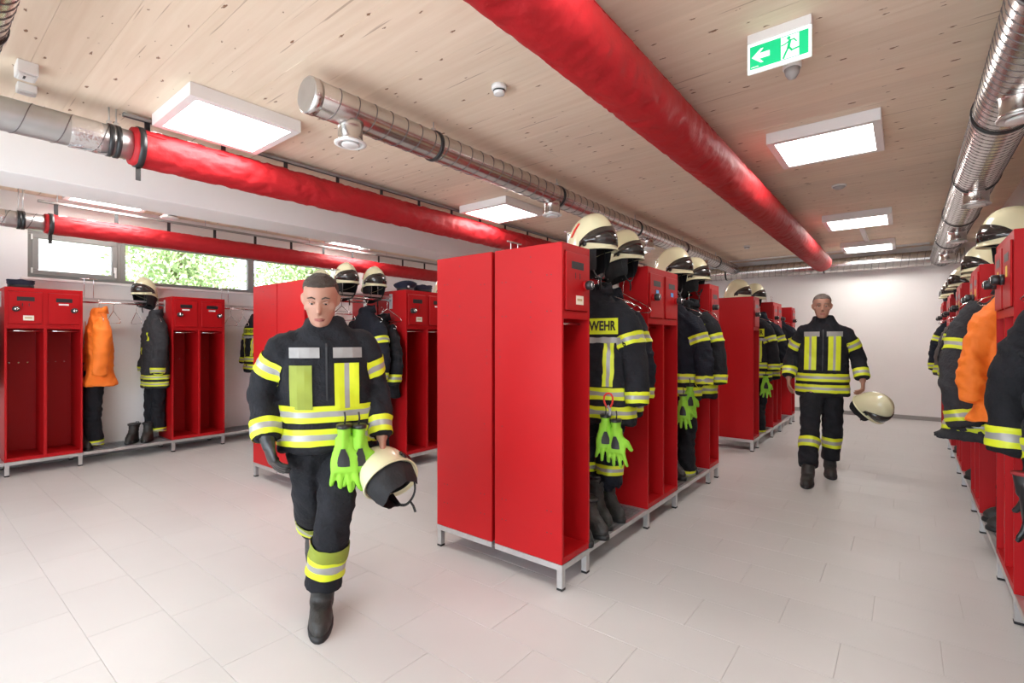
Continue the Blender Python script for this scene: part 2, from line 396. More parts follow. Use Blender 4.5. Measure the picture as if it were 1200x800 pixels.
def locker(n, stickers, knobs, holes=0, variant=0, backlegs=True):
    """n compartments; local front plane x = 0 facing +X, width along +Y from 0, back at -LD"""
    W = n*LW; t = thing('double_locker' if n == 2 else 'single_locker', 'x', 'locker')
    e = .018
    for k, (a, bb) in enumerate(((0, e), (W-e, W))):
        p = MB(); p.box(-LD, 0, a, bb, LZ0, LZ1, RED, .002); so = p.build('side_panel', t)
        if holes and k == (0 if holes > 0 else 1):
            h = MB(); yy = a-.0006 if k == 0 else bb+.0006
            pts = [(-.07-.0, z) for z in (1.72, 1.52, .42, .30)]+[(-.098, z) for z in (1.72, 1.52, .42, .30)]+[(-.42, z) for z in (1.70, 1.50, .85, .42, .30)]+[(-.39, z) for z in (1.70, 1.50, .42, .30)]
            pts += [(-.21, 1.83-k_*.085) for k_ in range(6)]+[(-.44, 1.30), (-.435, 1.26), (-.44, 1.22)]
            for x, z in pts: h.lathe([(.0035, -.0006), (.0035, .0006)], (x, yy, z), BLK2, 'y', 8, False)
            o = h.build('rivet_holes', so); o['kind'] = 'stuff'
    p = MB(); p.box(-LD+.002, -.001, e, W-e, LZ1-e, LZ1-.001, RED); p.build('top_panel', t)
    p = MB(); p.box(-LD+.002, -.001, e, W-e, LZ0+.002, LZ0+.035, RED); p.build('bottom_panel', t)
    p = MB(); p.box(-LD+.002, -LD+.014, e, W-e, LZ0+.035, LZ1-e, RED)
    for k in range(n):
        for yy in (.08, .15, .22): p.lathe([(.006, 0), (.006, .02)], (-LD+.014, k*LW+yy, 1.12), CHROME, 'x', 6, False)
    p.build('back_panel', t)
    p = MB(); p.box(-LD+.014, -.012, e, W-e, 1.488, 1.500, RED); p.build('shelf', t)
    p = MB(); p.box(-.012, -.0015, e, W-e, 1.478, 1.522, RED); p.build('crossbar', t)
    p = MB(); p.box(-.012, -.0015, e, W-e, LZ1-.042, LZ1-e, RED); p.build('header', t)
    if n == 2:
        p = MB(); p.box(-LD+.014, -.0005, LW-.013, LW+.013, LZ0+.035, 1.478, RED, .001); p.box(-LD+.014, -.0005, LW-.013, LW+.013, 1.522, LZ1-.042, RED, .001); p.build('divider', t)
    for k in range(n):
        a = k*LW+(e if k == 0 else .013); c = (k+1)*LW-(e if k == n-1 else .013)
        door(t, a+.010, c-.010, knobs[k], stickers[k], variant)
        r = MB(); r.tube([(-.06, a-.002, 1.455), (-.06, c+.002, 1.455)], .009, CHROME, 8); r.build('clothes_rod', t)
        p = MB(); p.box(-.012, -.0008, a-.001, a+.010, 1.522, LZ1-.042, RED); p.build('door_jamb', t)
        p = MB(); p.box(-.012, -.0008, c-.010, c+.001, 1.522, LZ1-.042, RED); p.build('door_jamb', t)
    f = MB(); f.box(-LD, 0, 0, .031, LZ0-.033, LZ0-.001, STEEL); f.box(-LD, 0, W-.03, W, LZ0-.033, LZ0-.001, STEEL); f.box(-.03, 0, .03, W-.03, LZ0-.033, LZ0-.001, STEEL); f.box(-LD, -LD+.03, .03, W-.03, LZ0-.033, LZ0-.001, STEEL)
    fo = f.build('foot_frame', t)
    lg = MB(); lg.box(-.0175, .0175, -.0175, .0175, .012, LZ0-.030, STEEL, .002); lg.box(-.0185, .0185, -.0185, .0185, 0, .014, BLACK, .002); lm = lg.mesh('leg')
    for x in ((-.0185, -LD+.0185) if backlegs else (-.0185,)):
        for y in (.0185, W-.0185): link('leg', lm, fo, (x, y, 0))
    return t
P_pair = locker(2, ('none', 'none'), (-1, 1)); remember(P_pair)
P_pairY = locker(2, ('yellow', 'yellow'), (-1, -1)); remember(P_pairY)
P_pairW = locker(2, ('white', 'white'), (-1, 1)); remember(P_pairW)
P_pairT = locker(2, ('tag', 'white'), (-1, 1)); remember(P_pairT)
P_pairB = locker(2, ('blue', 'blue'), (-1, 1), 0, 1, False); remember(P_pairB)
P_one = locker(1, ('tag',), (1,), 1, 1, False); remember(P_one)
P_oneR = locker(1, ('none',), (-1,), 0, 0, False); remember(P_oneR)
P_oneH = locker(1, ('none',), (-1,), -1, 0, False); remember(P_oneH)      # mirrored twin: holes on the far side
P2C = .8322; PITCH = 2*LW+P2C
def lk(proto, front, y0, n, face, label, group=None):
    """face +1: looks to +X; -1: looks to -X"""
    if face > 0: return place(proto, (front, y0, 0), 0, label, group)
    return place(proto, (front, y0+n*LW, 0), PI, label, group)
LY = [.703+PITCH*k for k in range(4)]
lk(P_pairT, FL, LY[0], 2, 1, 'red double locker against the left wall at the left edge, dark cap on top')
lk(P_pairW, FL, LY[1], 2, 1, 'red double locker against the left wall beside the hanging grey jacket and short boots')
G_h = 'red lockers hidden behind other lockers'
lk(P_pair, FL, LY[2], 2, 1, 'red double locker against the left wall, hidden behind the middle row', G_h)
lk(P_pair, FL, LY[3], 2, 1, 'last red double locker against the left wall, hidden behind the middle row', G_h)
ROWY = 2.258; ROW2Y = 6.536
def row_y(y0): return [y0, y0+LW+P2C, y0+3*LW+2*P2C]
a, b_, c_ = row_y(ROWY)
lk(P_oneR, R2, a, 1, 1, 'red single locker at the near end of the middle row, behind the nearer firefighter')
lk(P_pairT, R2, b_, 2, 1, 'red double locker in the middle row, peaked cap on top, right of the nearer firefighter')
lk(P_oneR, R2, c_, 1, 1, 'red single locker at the far end of the middle row', G_h)
lk(P_oneH, R2B, a, 1, -1, 'red single locker behind the nearer firefighter, left half of that row end')
lk(P_pair, R2B, b_, 2, -1, 'red double locker on the window side of the middle row', G_h)
lk(P_oneR, R2B, c_, 1, -1, 'red single locker on the window side of the middle row, far end', G_h)
lk(P_one, CF, a, 1, 1, 'large red end locker in the foreground centre with a single small door and black knob')
lk(P_pairB, CF, b_, 2, 1, 'red double locker of the centre row with blue stickers on its doors')
lk(P_oneR, CF, c_, 1, 1, 'narrow red single locker at the far end of the near centre row')
lk(P_oneH, CBK, a, 1, -1, 'red end locker with closed side panel, left half of the foreground row end')
lk(P_pair, CBK, b_, 2, -1, 'red double locker on the back side of the centre row', G_h)
lk(P_oneR, CBK, c_, 1, -1, 'red single locker on the back side of the centre row, far end', G_h)
a2, b2, c2 = row_y(ROW2Y)
lk(P_oneR, CF, a2, 1, 1, 'red single locker at the near end of the far centre row, cream helmet above')
lk(P_pair, CF, b2, 2, 1, 'red double locker in the middle of the far centre row beside the farther firefighter')
lk(P_oneR, CF, c2, 1, 1, 'red single locker at the far end of the far centre row, nearest the back wall')
lk(P_oneH, CBK, a2, 1, -1, 'red end locker on the back side of the far centre row', G_h)
RY = [3.355+PITCH*k for k in range(-1, 5)]
for k, y0 in enumerate(RY):
    lk(P_pairY if k < 4 else P_pair, RF, y0, 2, -1,
       ['red double locker of the right row nearest the camera, beyond the frame edge', 'red double locker at the right edge with two black knobs and yellow stickers', 'second red double locker along the right row, behind the orange jacket',
        'third red double locker along the right row', 'fourth red double locker along the right row', 'last red double locker of the right row, nearest the back wall'][k])

# ---------------------------------------------------------------- bays between lockers: coat rail and boot rack
def coat_rail(label, holders=(.2, .62)):
    t = thing('coat_rail', label, 'rail'); L_ = P2C
    p = MB(); p.box(-.262, -.238, .002, L_-.002, 1.815, 1.838, STEEL, .002); p.build('top_bar', t)
    p = MB(); p.tube([(-.25, .002, 1.79), (-.25, L_-.002, 1.79)], .0125, CHROME, 10); p.build('hanging_rod', t)
    for y in (0, L_-.006): p = MB(); p.box(-.275, -.225, y, y+.006, 1.70, 1.86, STEEL, .001); p.build('wall_bracket', t)
    for y in holders:
        h = MB(); h.tube([(-.25, y-.04, 1.838), (-.25, y-.04, 2.05), (-.25, y-.04, 2.052)], .0035, CHROME, 6)
        h.tube([(-.25, y+.04, 1.838), (-.25, y+.04, 2.05), (-.25, y+.04, 2.052)], .0035, CHROME, 6); h.tube([(-.25, y-.08, 2.052), (-.25, y+.08, 2.052)], .006, CHROME, 6)
        o = h.build('helmet_holder', t)
    return t
def boot_rack(label):
    t = thing('boot_rack', label, 'rack'); L_ = P2C
    f = MB(); f.box(-.03, -.002, .001, L_-.001, .112, .142, STEEL, .002); f.box(-.47, -.445, .001, L_-.001, .112, .142, STEEL, .002)
    f.box(-.445, -.03, .001, .02, .112, .140, STEEL); f.box(-.445, -.03, L_-.02, L_-.001, .112, .140, STEEL); f.build('rack_frame', t)
    g = MB(); n = 24
    for k in range(1, n): y = L_*k/n; g.box(-.445, -.03, y-.0015, y+.0015, .118, .139, GRATE)
    for k in range(1, 12): x = -.445+.415*k/12; g.box(x-.0015, x+.0015, .02, L_-.02, .118, .139, GRATE)
    o = g.build('steel_grating', t); o['kind'] = 'stuff'
    return t
P_rail = coat_rail('x'); remember(P_rail); P_railE = coat_rail('x', (.10, .66)); remember(P_railE); P_rack = boot_rack('x'); remember(P_rack)
BAYS = []      # (front, y0, face, name)
BAYS += [(FL, LY[0]-P2C, 1, 'left wall bay at the left edge of the picture'), (FL, LY[0]+2*LW, 1, 'left wall bay between the two visible double lockers'),
         (FL, LY[1]+2*LW, 1, 'left wall bay right of the second double locker'), (FL, LY[2]+2*LW, 1, 'left wall bay hidden behind the middle row')]
BAYS += [(R2, a+LW, 1, 'near bay of the middle row'), (R2, b_+2*LW, 1, 'far bay of the middle row'), (R2B, a+LW, -1, 'near bay on the window side of the middle row')]
BAYS += [(CF, a+LW, 1, 'near bay of the centre row'), (CF, b_+2*LW, 1, 'second bay of the centre row'), (CBK, a+LW, -1, 'near bay on the back side of the centre row'), (CBK, b_+2*LW, -1, 'second bay on the back side of the centre row')]
BAYS += [(CF, a2+LW, 1, 'first bay of the far centre row'), (CF, b2+2*LW, 1, 'last bay of the far centre row')]
for k, nm in enumerate(('nearest', 'first visible', 'second', 'third', 'fourth')):
    BAYS.append((RF, RY[k]+2*LW, -1, nm+' bay of the right row'))
for k, (x, y, f, nm) in enumerate(BAYS):
    pr = P_railE if k in (1, 2) else P_rail
    if f > 0:
        place(pr, (x, y, 0), 0, 'steel helmet and coat rail, '+nm); place(P_rack, (x, y, 0), 0, 'low steel grating boot shelf, '+nm)
    else:
        place(pr, (x, y+P2C, 0), PI, 'steel helmet and coat rail, '+nm); place(P_rack, (x, y+P2C, 0), PI, 'low steel grating boot shelf, '+nm)

# ---------------------------------------------------------------- ceiling lamps
def lamp():
    t = thing('ceiling_lamp', 'x', 'lamp'); s = .355; i_ = .305
    b = MB()
    for q in ((-s, s, -s, -i_), (-s, s, i_, s), (-s, -i_, -i_, i_), (i_, s, -i_, i_)): b.box(*q, -.085, -.002, LAMPF)
    b.box(-i_, i_, -i_, i_, -.03, -.002, LAMPF); b.build('lamp_frame', t)
    b = MB(); b.box(-i_, i_, -i_, i_, -.079, -.070, DIFF); b.build('diffuser', t)
    return t
LMP = lamp(); remember(LMP)
LL = [(-3.79, 1.50, 'large square ceiling lamp at upper left, nearest the red fabric tube'), (-3.79, 4.56, 'square ceiling lamp above the middle of the room, left of the silver duct'), (-3.79, 7.8, 'square ceiling lamp far left, hidden beyond the lockers'),
      (-.49, 4.56, 'square ceiling lamp right of the big red tube, nearest the exit sign'), (-.49, 7.78, 'second square ceiling lamp right of the big red tube'), (-.49, 10.05, 'farthest square ceiling lamp, by the cross duct at the back wall'),
      (-.49, 1.30, 'square ceiling lamp over the aisle above the picture'), (-6.72, 1.50, 'square ceiling lamp above the strip window, seen below the beam'), (-6.72, 4.56, 'square ceiling lamp beyond the beam, above the helmets of the middle row'), (-6.72, 7.8, 'square ceiling lamp at the far end beyond the beam')]
for x, y, l in LL: place(LMP, (x, y, ZC), 0, l)

# ---------------------------------------------------------------- steel ducts
def helix(r, y0, y1, pitch, m, rr=.004, seg=20, jit=0):
    b = MB(); pts = []; n = int((y1-y0)/pitch*seg)
    for k in range(n+1):
        t = k/seg*2*PI; yy = y0+k/seg*pitch
        pts.append((r*math.cos(t), yy, r*math.sin(t)))
    b.tube(pts, rr, m, 4); return b
def duct(name, label, r, y0, y1, pitch, loc, m, rz=0, clamps=(), cap=True, seamr=.0035, ribs=0, rodtop=ZC):
    """runs along local Y from y0 to y1"""
    t = thing(name, label, 'duct', loc, rz); b = MB()
    prof = [(r*.93, y0), (r, y0+.006)]
    if ribs:
        y = y0+.03
        while y < y1-.03:
            prof += [(r, y), (r*.995, y+ribs*.35), (r*1.03, y+ribs*.5), (r*.995, y+ribs*.65)]; y += ribs
    else:
        n = int((y1-y0)/.4)+1; prof += [(r, y0+(y1-y0)*(k+1)/(n+1)) for k in range(n)]
    prof += [(r, y1-.006), (r*.93, y1)]
    b.lathe(prof, (0, 0, 0), m, 'y', 36); b.build('duct_tube', t)
    if pitch: helix(r+.0005, y0+.03, y1-.02, pitch, SEAM, seamr).build('spiral_seam', t)
    if cap: c = MB(); c.lathe([(r+.004, y0-.004), (r+.005, y0+.045)], (0, 0, 0), m, 'y', 36); c.lathe([(r*.97, y0-.010), (r+.003, y0-.004)], (0, 0, 0), DUCTG, 'y', 36, False); c.build('end_cap', t)
    for y in clamps:
        c = MB(); c.lathe([(r+.003, -.014), (r+.009, -.012), (r+.009, .012), (r+.003, .014)], (0, y, 0), BLK2, 'y', 32, True, False)
        co = c.build('pipe_clamp', t); h = rodtop-loc[2]
        c = MB(); c.tube([(0, y, r+.005), (0, y, h)], .005, STEEL, 6); c.box(-.012, .012, y-.012, y+.012, r+.005, r+.03, STEEL); c.build('threaded_rod', co)
    return t
def spout(t, x, y, r, z0, z1, rd=.07, fl=1.3, fm=WHITEP):
    """air outlet hanging below a duct"""
    b = MB(); b.lathe([(rd*1.15, z0+.02), (rd, z0-.01), (rd, z1+.03), (rd*1.03, z1+.028), (rd*1.03, z1+.012)], (x, y, 0), t['m'] if False else DUCT, 'z', 24); so = b.build('branch_spout', t)
    b = MB(); b.lathe([(rd*1.03, z1+.012), (rd*fl, z1+.006), (rd*fl, z1), (rd*1.02, z1-.006), (rd*.95, z1-.002), (rd*.9, z1+.01)], (x, y, 0), fm, 'z', 28)
    b.lathe([(rd*.62, z1-.012), (rd*.72, z1-.008), (rd*.68, z1+.004)], (x, y, 0), WHITEP, 'z', 24); b.build('outlet_valve', so)
D1 = duct('steel_duct', 'dull grey spiral duct at upper left edge, running into the upper red tube', .101, -1.8, 1.049, .19, (-4.26, 0, 2.725), DUCTG, 0, (.93, .97), False)
b = MB(); b.lathe([(.1022, .72), (.104, .74), (.1035, .86), (.1022, .88)], (0, 0, 0), FOIL, 'y', 24, False, False)
for k in range(9):
    a0 = random.uniform(-2.4, -1.0); y = random.uniform(.70, .88)
    b.tube([(.105*math.cos(a0+.1*q), y+.025*q, .105*math.sin(a0+.1*q)) for q in range(4)], .008, FOIL, 5, True, False, .3)
b.build('aluminium_tape', D1)
D2 = duct('steel_duct', 'dull grey spiral duct above the strip window, running into the lower red tube', .084, -1.8, .989, .19, (-6.96, 0, 2.565), DUCTG, 0, (.80, .83), False)
b = MB(); b.lathe([(.0852, .58), (.087, .60), (.0865, .68), (.0852, .70)], (0, 0, 0), FOIL, 'y', 24, False, False); b.build('aluminium_tape', D2)
D3 = duct('steel_duct', 'silver spiral duct hanging over the centre with a closed near end', .1, 1.50, 10.55, .125, (-2.70, 0, 2.775), DUCT, 0, (2.47, 4.1, 5.9, 7.6, 9.3))
for y in (1.78, 4.02, 6.3, 8.6): spout(D3, 0, y, .1, -.09, -.20, .074)
D4 = duct('steel_duct', 'silver ribbed duct along the right side above the right locker row', .14, -.6, 10.5, .065, (.44, 0, 2.68), DUCT, 0, (2.55, 3.95, 5.4, 6.9, 8.5), False, seamr=.003)
for y in (3.45, 5.45, 7.35, 9.1): spout(D4, 0, y, .14, -.12, -.235, .080, 1.16, STEEL)
D5 = duct('steel_duct', 'silver duct running across the room along the back wall', .125, -.30, 5.2, .10, (.42, 10.70, 2.715), DUCT, PI/2, (1.6, 3.3, 4.7), True)
D6 = duct('steel_duct', 'silver spiral duct in the top left corner of the picture', .10, 0, 2.5, .07, (-1.5, .215, 2.70), DUCT, PI/2, (1.55,), True)
for o_, y in ((D1, 0),): pass
b = MB(); b.lathe([(.062, 0), (.062, -.10)], (0, 0, 0), DUCTG, 'z', 24); 
for k, (x, y) in enumerate(((-6.45, 1.95), (-6.45, 4.5))):
    t = thing('ceiling_vent', ('round metal air vent under the recess ceiling above the strip window', 'round metal air vent above the helmets of the middle row')[k], 'vent', (x, y, ZC-.07))
    p = MB(); p.lathe([(.07, .07), (.07, -.14)], (0, 0, 0), DUCTG, 'z', 24); p.build('vent_neck', t)
    p = MB(); p.lathe([(.07, -.14), (.088, -.15), (.088, -.16), (.06, -.163)], (0, 0, 0), WHITEP, 'z', 24); p.build('vent_rim', t)
# ceiling-edge strip above the back duct
b = MB(); b.box(-5.0, .30, 10.50, 10.53, ZC-.03, ZC, WHITEP); tag(b.build('cable_conduit'), 'thin pale conduit along the ceiling in front of the back duct', 'conduit')

# ---------------------------------------------------------------- red fabric tubes on rails
def fabric_tube(label, r, y0, y1, loc, railx, railz, n_str, amp, seed, cuff=True, freq=10, sag=0):
    t = thing('fabric_tube', label, 'duct', loc); b = MB(); rings = []; st = .028; n = int((y1-y0)/st); K = 44
    for i in range(n+1):
        y = y0+(y1-y0)*i/n; ring = []
        env = 1+.03*noise.noise(Vector((seed, y*1.3, 0)))
        edge = min(1, (y-y0)/.06+.25, (y1-y)/.10+.15)
        for k in range(K):
            a_ = 2*PI*k/K; c_, s_ = math.cos(a_), math.sin(a_)
            d = noise.noise(Vector((c_*1.4+seed, y*freq, s_*1.4)))*.6+noise.noise(Vector((c_*3+seed, y*freq*2.1+c_*2, s_*3)))*.4
            rr = r*env*(1+amp*(-abs(d)*1.6+.3))
            if i in (0,): rr = r*.96
            if y > y1-.10: rr *= max(.25, math.sqrt(max(0, 1-((y-(y1-.10))/.104)**2)))
            ring.append((rr*c_, y, rr*s_))
        rings.append(ring)
    b.loft(rings, REDF); sl = b.build('red_sleeve', t)
    # side seams
    for an in (.55, 2.6):
        q = MB(); q.tube([(r*1.0*math.cos(an)+.0, y0+.05+k*.1, r*1.0*math.sin(an)) for k in range(int((y1-y0-.2)/.1))], .0035, REDF, 5); q.build('sleeve_seam', t)
    q = MB(); q.box(railx-.018, railx+.018, y0-.05, y1, railz-.022, railz, mat_rail()); 
    q.box(railx-.007, railx+.007, y0-.05, y1, railz-.0235, railz-.022, BLK2); q.build('ceiling_rail', t)
    if railz+loc[2] < ZC-.04:
        q = MB()
        for k in range(int((y1-y0)/1.4)+1): y = y0+.1+1.4*k; q.tube([(railx, y, railz), (railx, y, ZC-loc[2])], .004, STEEL, 6)
        o = q.build('rail_rod', t)
    m = MB(); m.box(-.0015, .0015, -.017, .017, 0, 1, BLK2)
    top = r*.93; ln = railz-.022-top
    sm = MB(); sm.box(-.002, .002, -.017, .017, top, railz-.020, BLK2); me = sm.mesh('strap')
    for k in range(n_str):
        o = link('hanging_strap', me, t, (railx, y0+.09+(y1-y0-.2)*k/(n_str-1), 0))
    if cuff:
        q = MB(); q.lathe([(r*.97, -.02), (r*1.065, -.018), (r*1.065, .018), (r*.97, .02)], (0, y0+.045, 0), BLK2, 'y', 32, True, False)
        q.box(-.004, .002, y0+.03, y0+.06, -r*1.0-.10, -r*.98, BLK2); q.build('hook_tape', t)
        q = MB(); q.box(r*.5, r*.56, y0+.10, y0+.17, r*.72, r*.92, WHITEP, .003); q.build('white_label', sl); q = MB(); q.box(r*.5, r*.56, y0+.33, y0+.40, r*.72, r*.92, WHITEP, .003); q.build('white_label', sl)
    return t
_r = []
def mat_rail():
    if not _r: _r.append(mat('grey_rail', (.34, .33, .32), .45, .5))
    return _r[0]
fabric_tube('upper red fabric tube on a ceiling rail, in front of the white beam at left', .133, 1.05, 9.8, (-4.26, 0, 2.725), .03, .205, 18, .17, 2)
fabric_tube('lower red fabric tube on a rail just above the strip window', .103, .99, 9.8, (-6.96, 0, 2.565), 0, .235, 18, .15, 5)
fabric_tube('biggest red fabric tube, crossing the ceiling from top centre to the back', .146, -1.2, 10.0, (-1.13, 0, 2.68), -.05, .255, 24, .13, 9, False, 16)

# ---------------------------------------------------------------- exit sign, sensors, boxes on the ceiling
GRN = mat('exit_green', (.0, .50, .20), .5, emit=((.0, .50, .18), .45))
WEM = mat('exit_white', (.9, .95, .9), .5, emit=((.9, 1, .95), .35))
SX, SY = -.505, 1.955       # faces -Y
t = thing('exit_sign', 'green exit sign with white arrow and running figure, on the ceiling', 'sign', (-.505, 2.80, ZC))
p = MB(); p.box(-.145, .145, -.012, .045, -.05, 0, LAMPF, .003); p.build('sign_housing', t)
p = MB(); p.box(-.145, .145, -.008, .006, -.205, -.05, WEM, .002); p.build('sign_plate', t)
gx0, gx1, gz0, gz1 = -.132, .132, -.185, -.068
p = MB(); yy = -.0095
p.box(gx0, gx1, yy, -.008, gz0, gz1, GRN); so = p.build('green_panel', t)
def poly(pts, m, y=-.0105, d=.0008, name='x', parent=None, q=None):
    q = q or MB(); n = len(pts)
    q.add([(x, y, z) for x, z in pts]+[(x, y+d, z) for x, z in pts], [tuple(range(n)), tuple(range(n, 2*n))[::-1]]+[(i, (i+1) % n, n+(i+1) % n, n+i) for i in range(n)], m)
    return q
cx, cz = -.075, -.126
q = poly([(cx-.048, cz), (cx-.006, cz+.036), (cx+.008, cz+.036), (cx-.012, cz+.014), (cx+.036, cz+.014), (cx+.036, cz-.014), (cx-.012, cz-.014), (cx+.008, cz-.036), (cx-.006, cz-.036)], WEM); q.build('arrow', so)
q = poly([(.012, gz0+.002), (.092, gz0+.002), (.092, gz1-.004), (.012, gz1-.004)], WEM); q.build('doorway', so)
q = MB(); Y_ = -.0113
def seg(x0, z0, x1, z1, w_):
    d = Vector((x1-x0, z1-z0)).normalized()*w_/2; n_ = Vector((-d.y, d.x))
    poly([(x0+n_.x-d.x, z0+n_.y-d.y), (x1+n_.x+d.x, z1+n_.y+d.y), (x1-n_.x+d.x, z1-n_.y+d.y), (x0-n_.x-d.x, z0-n_.y-d.y)], GRN, Y_, q=q)
poly([(.047+.0085*math.cos(k*PI/6), -.084+.0085*math.sin(k*PI/6)) for k in range(12)], GRN, Y_, q=q)
for s_ in ((.052, -.099, .046, -.128, .013), (.048, -.100, .030, -.110, .006), (.030, -.110, .016, -.113, .006), (.056, -.098, .070, -.096, .006), (.070, -.096, .080, -.110, .006),
           (.046, -.130, .034, -.152, .009), (.034, -.152, .024, -.176, .009), (.048, -.130, .060, -.148, .009), (.060, -.148, .092, -.143, .008)): seg(*s_)
q.build('running_figure', so)
q = MB()
for k in range(7): q.box(-.126+k*.0052, -.1224+k*.0052, Y_, Y_+.0006, gz0+.006, gz0+.010+.001*(k % 3), WEM)
q.build('small_imprint', so)
def det(label, loc, r, h, dark=False, low=0):
    t = thing('smoke_detector' if not low else 'motion_sensor', label, 'detector', loc)
    p = MB(); p.lathe([(r, 0), (r, -h*.45), (r*.93, -h*.5)], (0, 0, 0), WHITEP, 'z', 28); p.build('base', t)
    p = MB()
    if dark: p.lathe([(r*.8, -h*.5), (r*.72, -h), (r*.5, -h*1.03)], (0, 0, 0), WHITEP, 'z', 24); p.lathe([(r*.8, -h*.58), (r*.81, -h*.6), (r*.79, -h*.75)], (0, 0, 0), BLK2, 'z', 24)
    else: p.lathe([(r*.86, -h*.5), (r*.72, -h*.85), (r*.45, -h*1.1), (r*.1, -h*1.2)], (0, 0, 0), mat('sensor_lens_'+str(len(bpy.data.materials)), (.45, .43, .42), .3), 'z', 24)
    p.build('sensor_head', t); return t
det('white ceiling motion sensor with a grey lens right below the exit sign', (-.51, 3.21, ZC), .048, .085, False, 1)
det('white smoke detector with a dark slot between silver duct and big red tube', (-1.99, 2.37, ZC), .048, .055, True)
det('flat white ceiling detector between the two lamps right of the big red tube', (-.54, 6.07, ZC), .065, .035, False)
det('tiny white detector near the far end of the ceiling left of the big red tube', (-2.1, 9.0, ZC), .05, .05, True)
b = MB(); b.box(-.03, .03, -1.0, 1.0, -.03, 0, WHITEP, .004); tag(b.build('cable_duct', None, (-.49, 9.1, ZC)), 'white cable channel on the ceiling leading to the farthest lamp', 'conduit')
t = thing('ceiling_box', 'small white electrical box with a socket on the ceiling at upper left', 'box', (-3.98, .49, ZC))
p = MB(); p.box(-.065, .065, -.045, .045, -.07, 0, WHITEP, .004); p.build('housing', t)
p = MB(); p.box(-.05, .05, -.035, .035, -.078, -.07, WHITEP, .003); p.box(-.012, .03, -.015, -.005, -.0795, -.078, BLK2); p.build('socket_face', t)
t = thing('ceiling_box', 'second small white box on the ceiling left of the socket box', 'box', (-4.30, .53, ZC))
p = MB(); p.box(-.04, .04, -.045, .045, -.05, 0, WHITEP, .004); p.build('housing', t); p = MB(); p.box(-.03, .03, -.034, .034, -.055, -.05, LAMPF, .002); p.build('cover', t)

# ---------------------------------------------------------------- outside the window
GRASS = mat('outside_ground', (.20, .24, .10), .9, 0, .2, 3)
b = MB(); b.box(-60, XL-.35, -40, 50, -.4, -.1, GRASS); struct('ground_outside', b)
LEAF = mat('tree_leaf', (.40, .52, .26), .6, 0, .35, 1.5)
BARK = mat('bark', (.20, .15, .10), .9)
random.seed(11)
def tree(label, loc, h, r, n, light):
    t = thing('tree', label, 'tree', loc); b = MB()
    b.tube([(0, 0, 0), (.1, .05, h*.4), (0, .1, h*.85)], [.16, .12, .04], BARK, 8)
    for k in range(8):
        a_ = k*.9; z = h*(.3+.06*k); b.tube([(0, .05, z), (r*.4*math.cos(a_), r*.4*math.sin(a_), z+.5), (r*.8*math.cos(a_), r*.8*math.sin(a_), z+1)], [.05, .03, .01], BARK, 5)
    b.build('trunk', t); f = MB()
    for k in range(n):
        v = Vector((random.gauss(0, 1), random.gauss(0, 1), random.gauss(0, 1))).normalized()*(random.random()**.5)
        p_ = Vector((v.x*r, v.y*r, h*.58+v.z*h*.44)); s = random.uniform(.04, .08)
        u = Vector((random.gauss(0, 1), random.gauss(0, 1), random.gauss(0, 1))).normalized(); w_ = u.orthogonal().normalized()
        f.add([p_-u*s, p_+w_*s*.45, p_+u*s, p_-w_*s*.45], [(0, 1, 2, 3)], LEAF)
    o = f.build('foliage', t); o['kind'] = 'stuff'
tree('leafy tree outside, seen through the middle window pane at its left', (-12.5, 3.9, -.1), 5.2, 1.25, 8000, 0)
tree('leafy tree outside, seen through the middle window pane at its right', (-12.2, 6.9, -.1), 5.6, 1.6, 10000, 0)
tree('leafy tree outside, seen through the right window pane', (-13.0, 10.8, -.1), 6.2, 2.0, 12000, 0)
SID = mat('white_siding', (.85, .86, .88), .7)
t = thing('neighbour_building', 'white clad building outside, seen through the left window pane', 'building', (-17, 1.2, -.1))
for k in range(26): p = MB(); p.box(-.05, .0-.004*(k % 2), -3.5, 2.6, .28*k, .28*k+.27, SID); p.build('cladding_board', t)
p = MB(); p.box(-4, -.05, -3.5, 2.6, 0, 7.3, SID); p.build('wall', t); p = MB(); p.box(-4.2, .2, -3.7, 2.8, 7.3, 7.5, FRAMEG); p.build('roof', t)

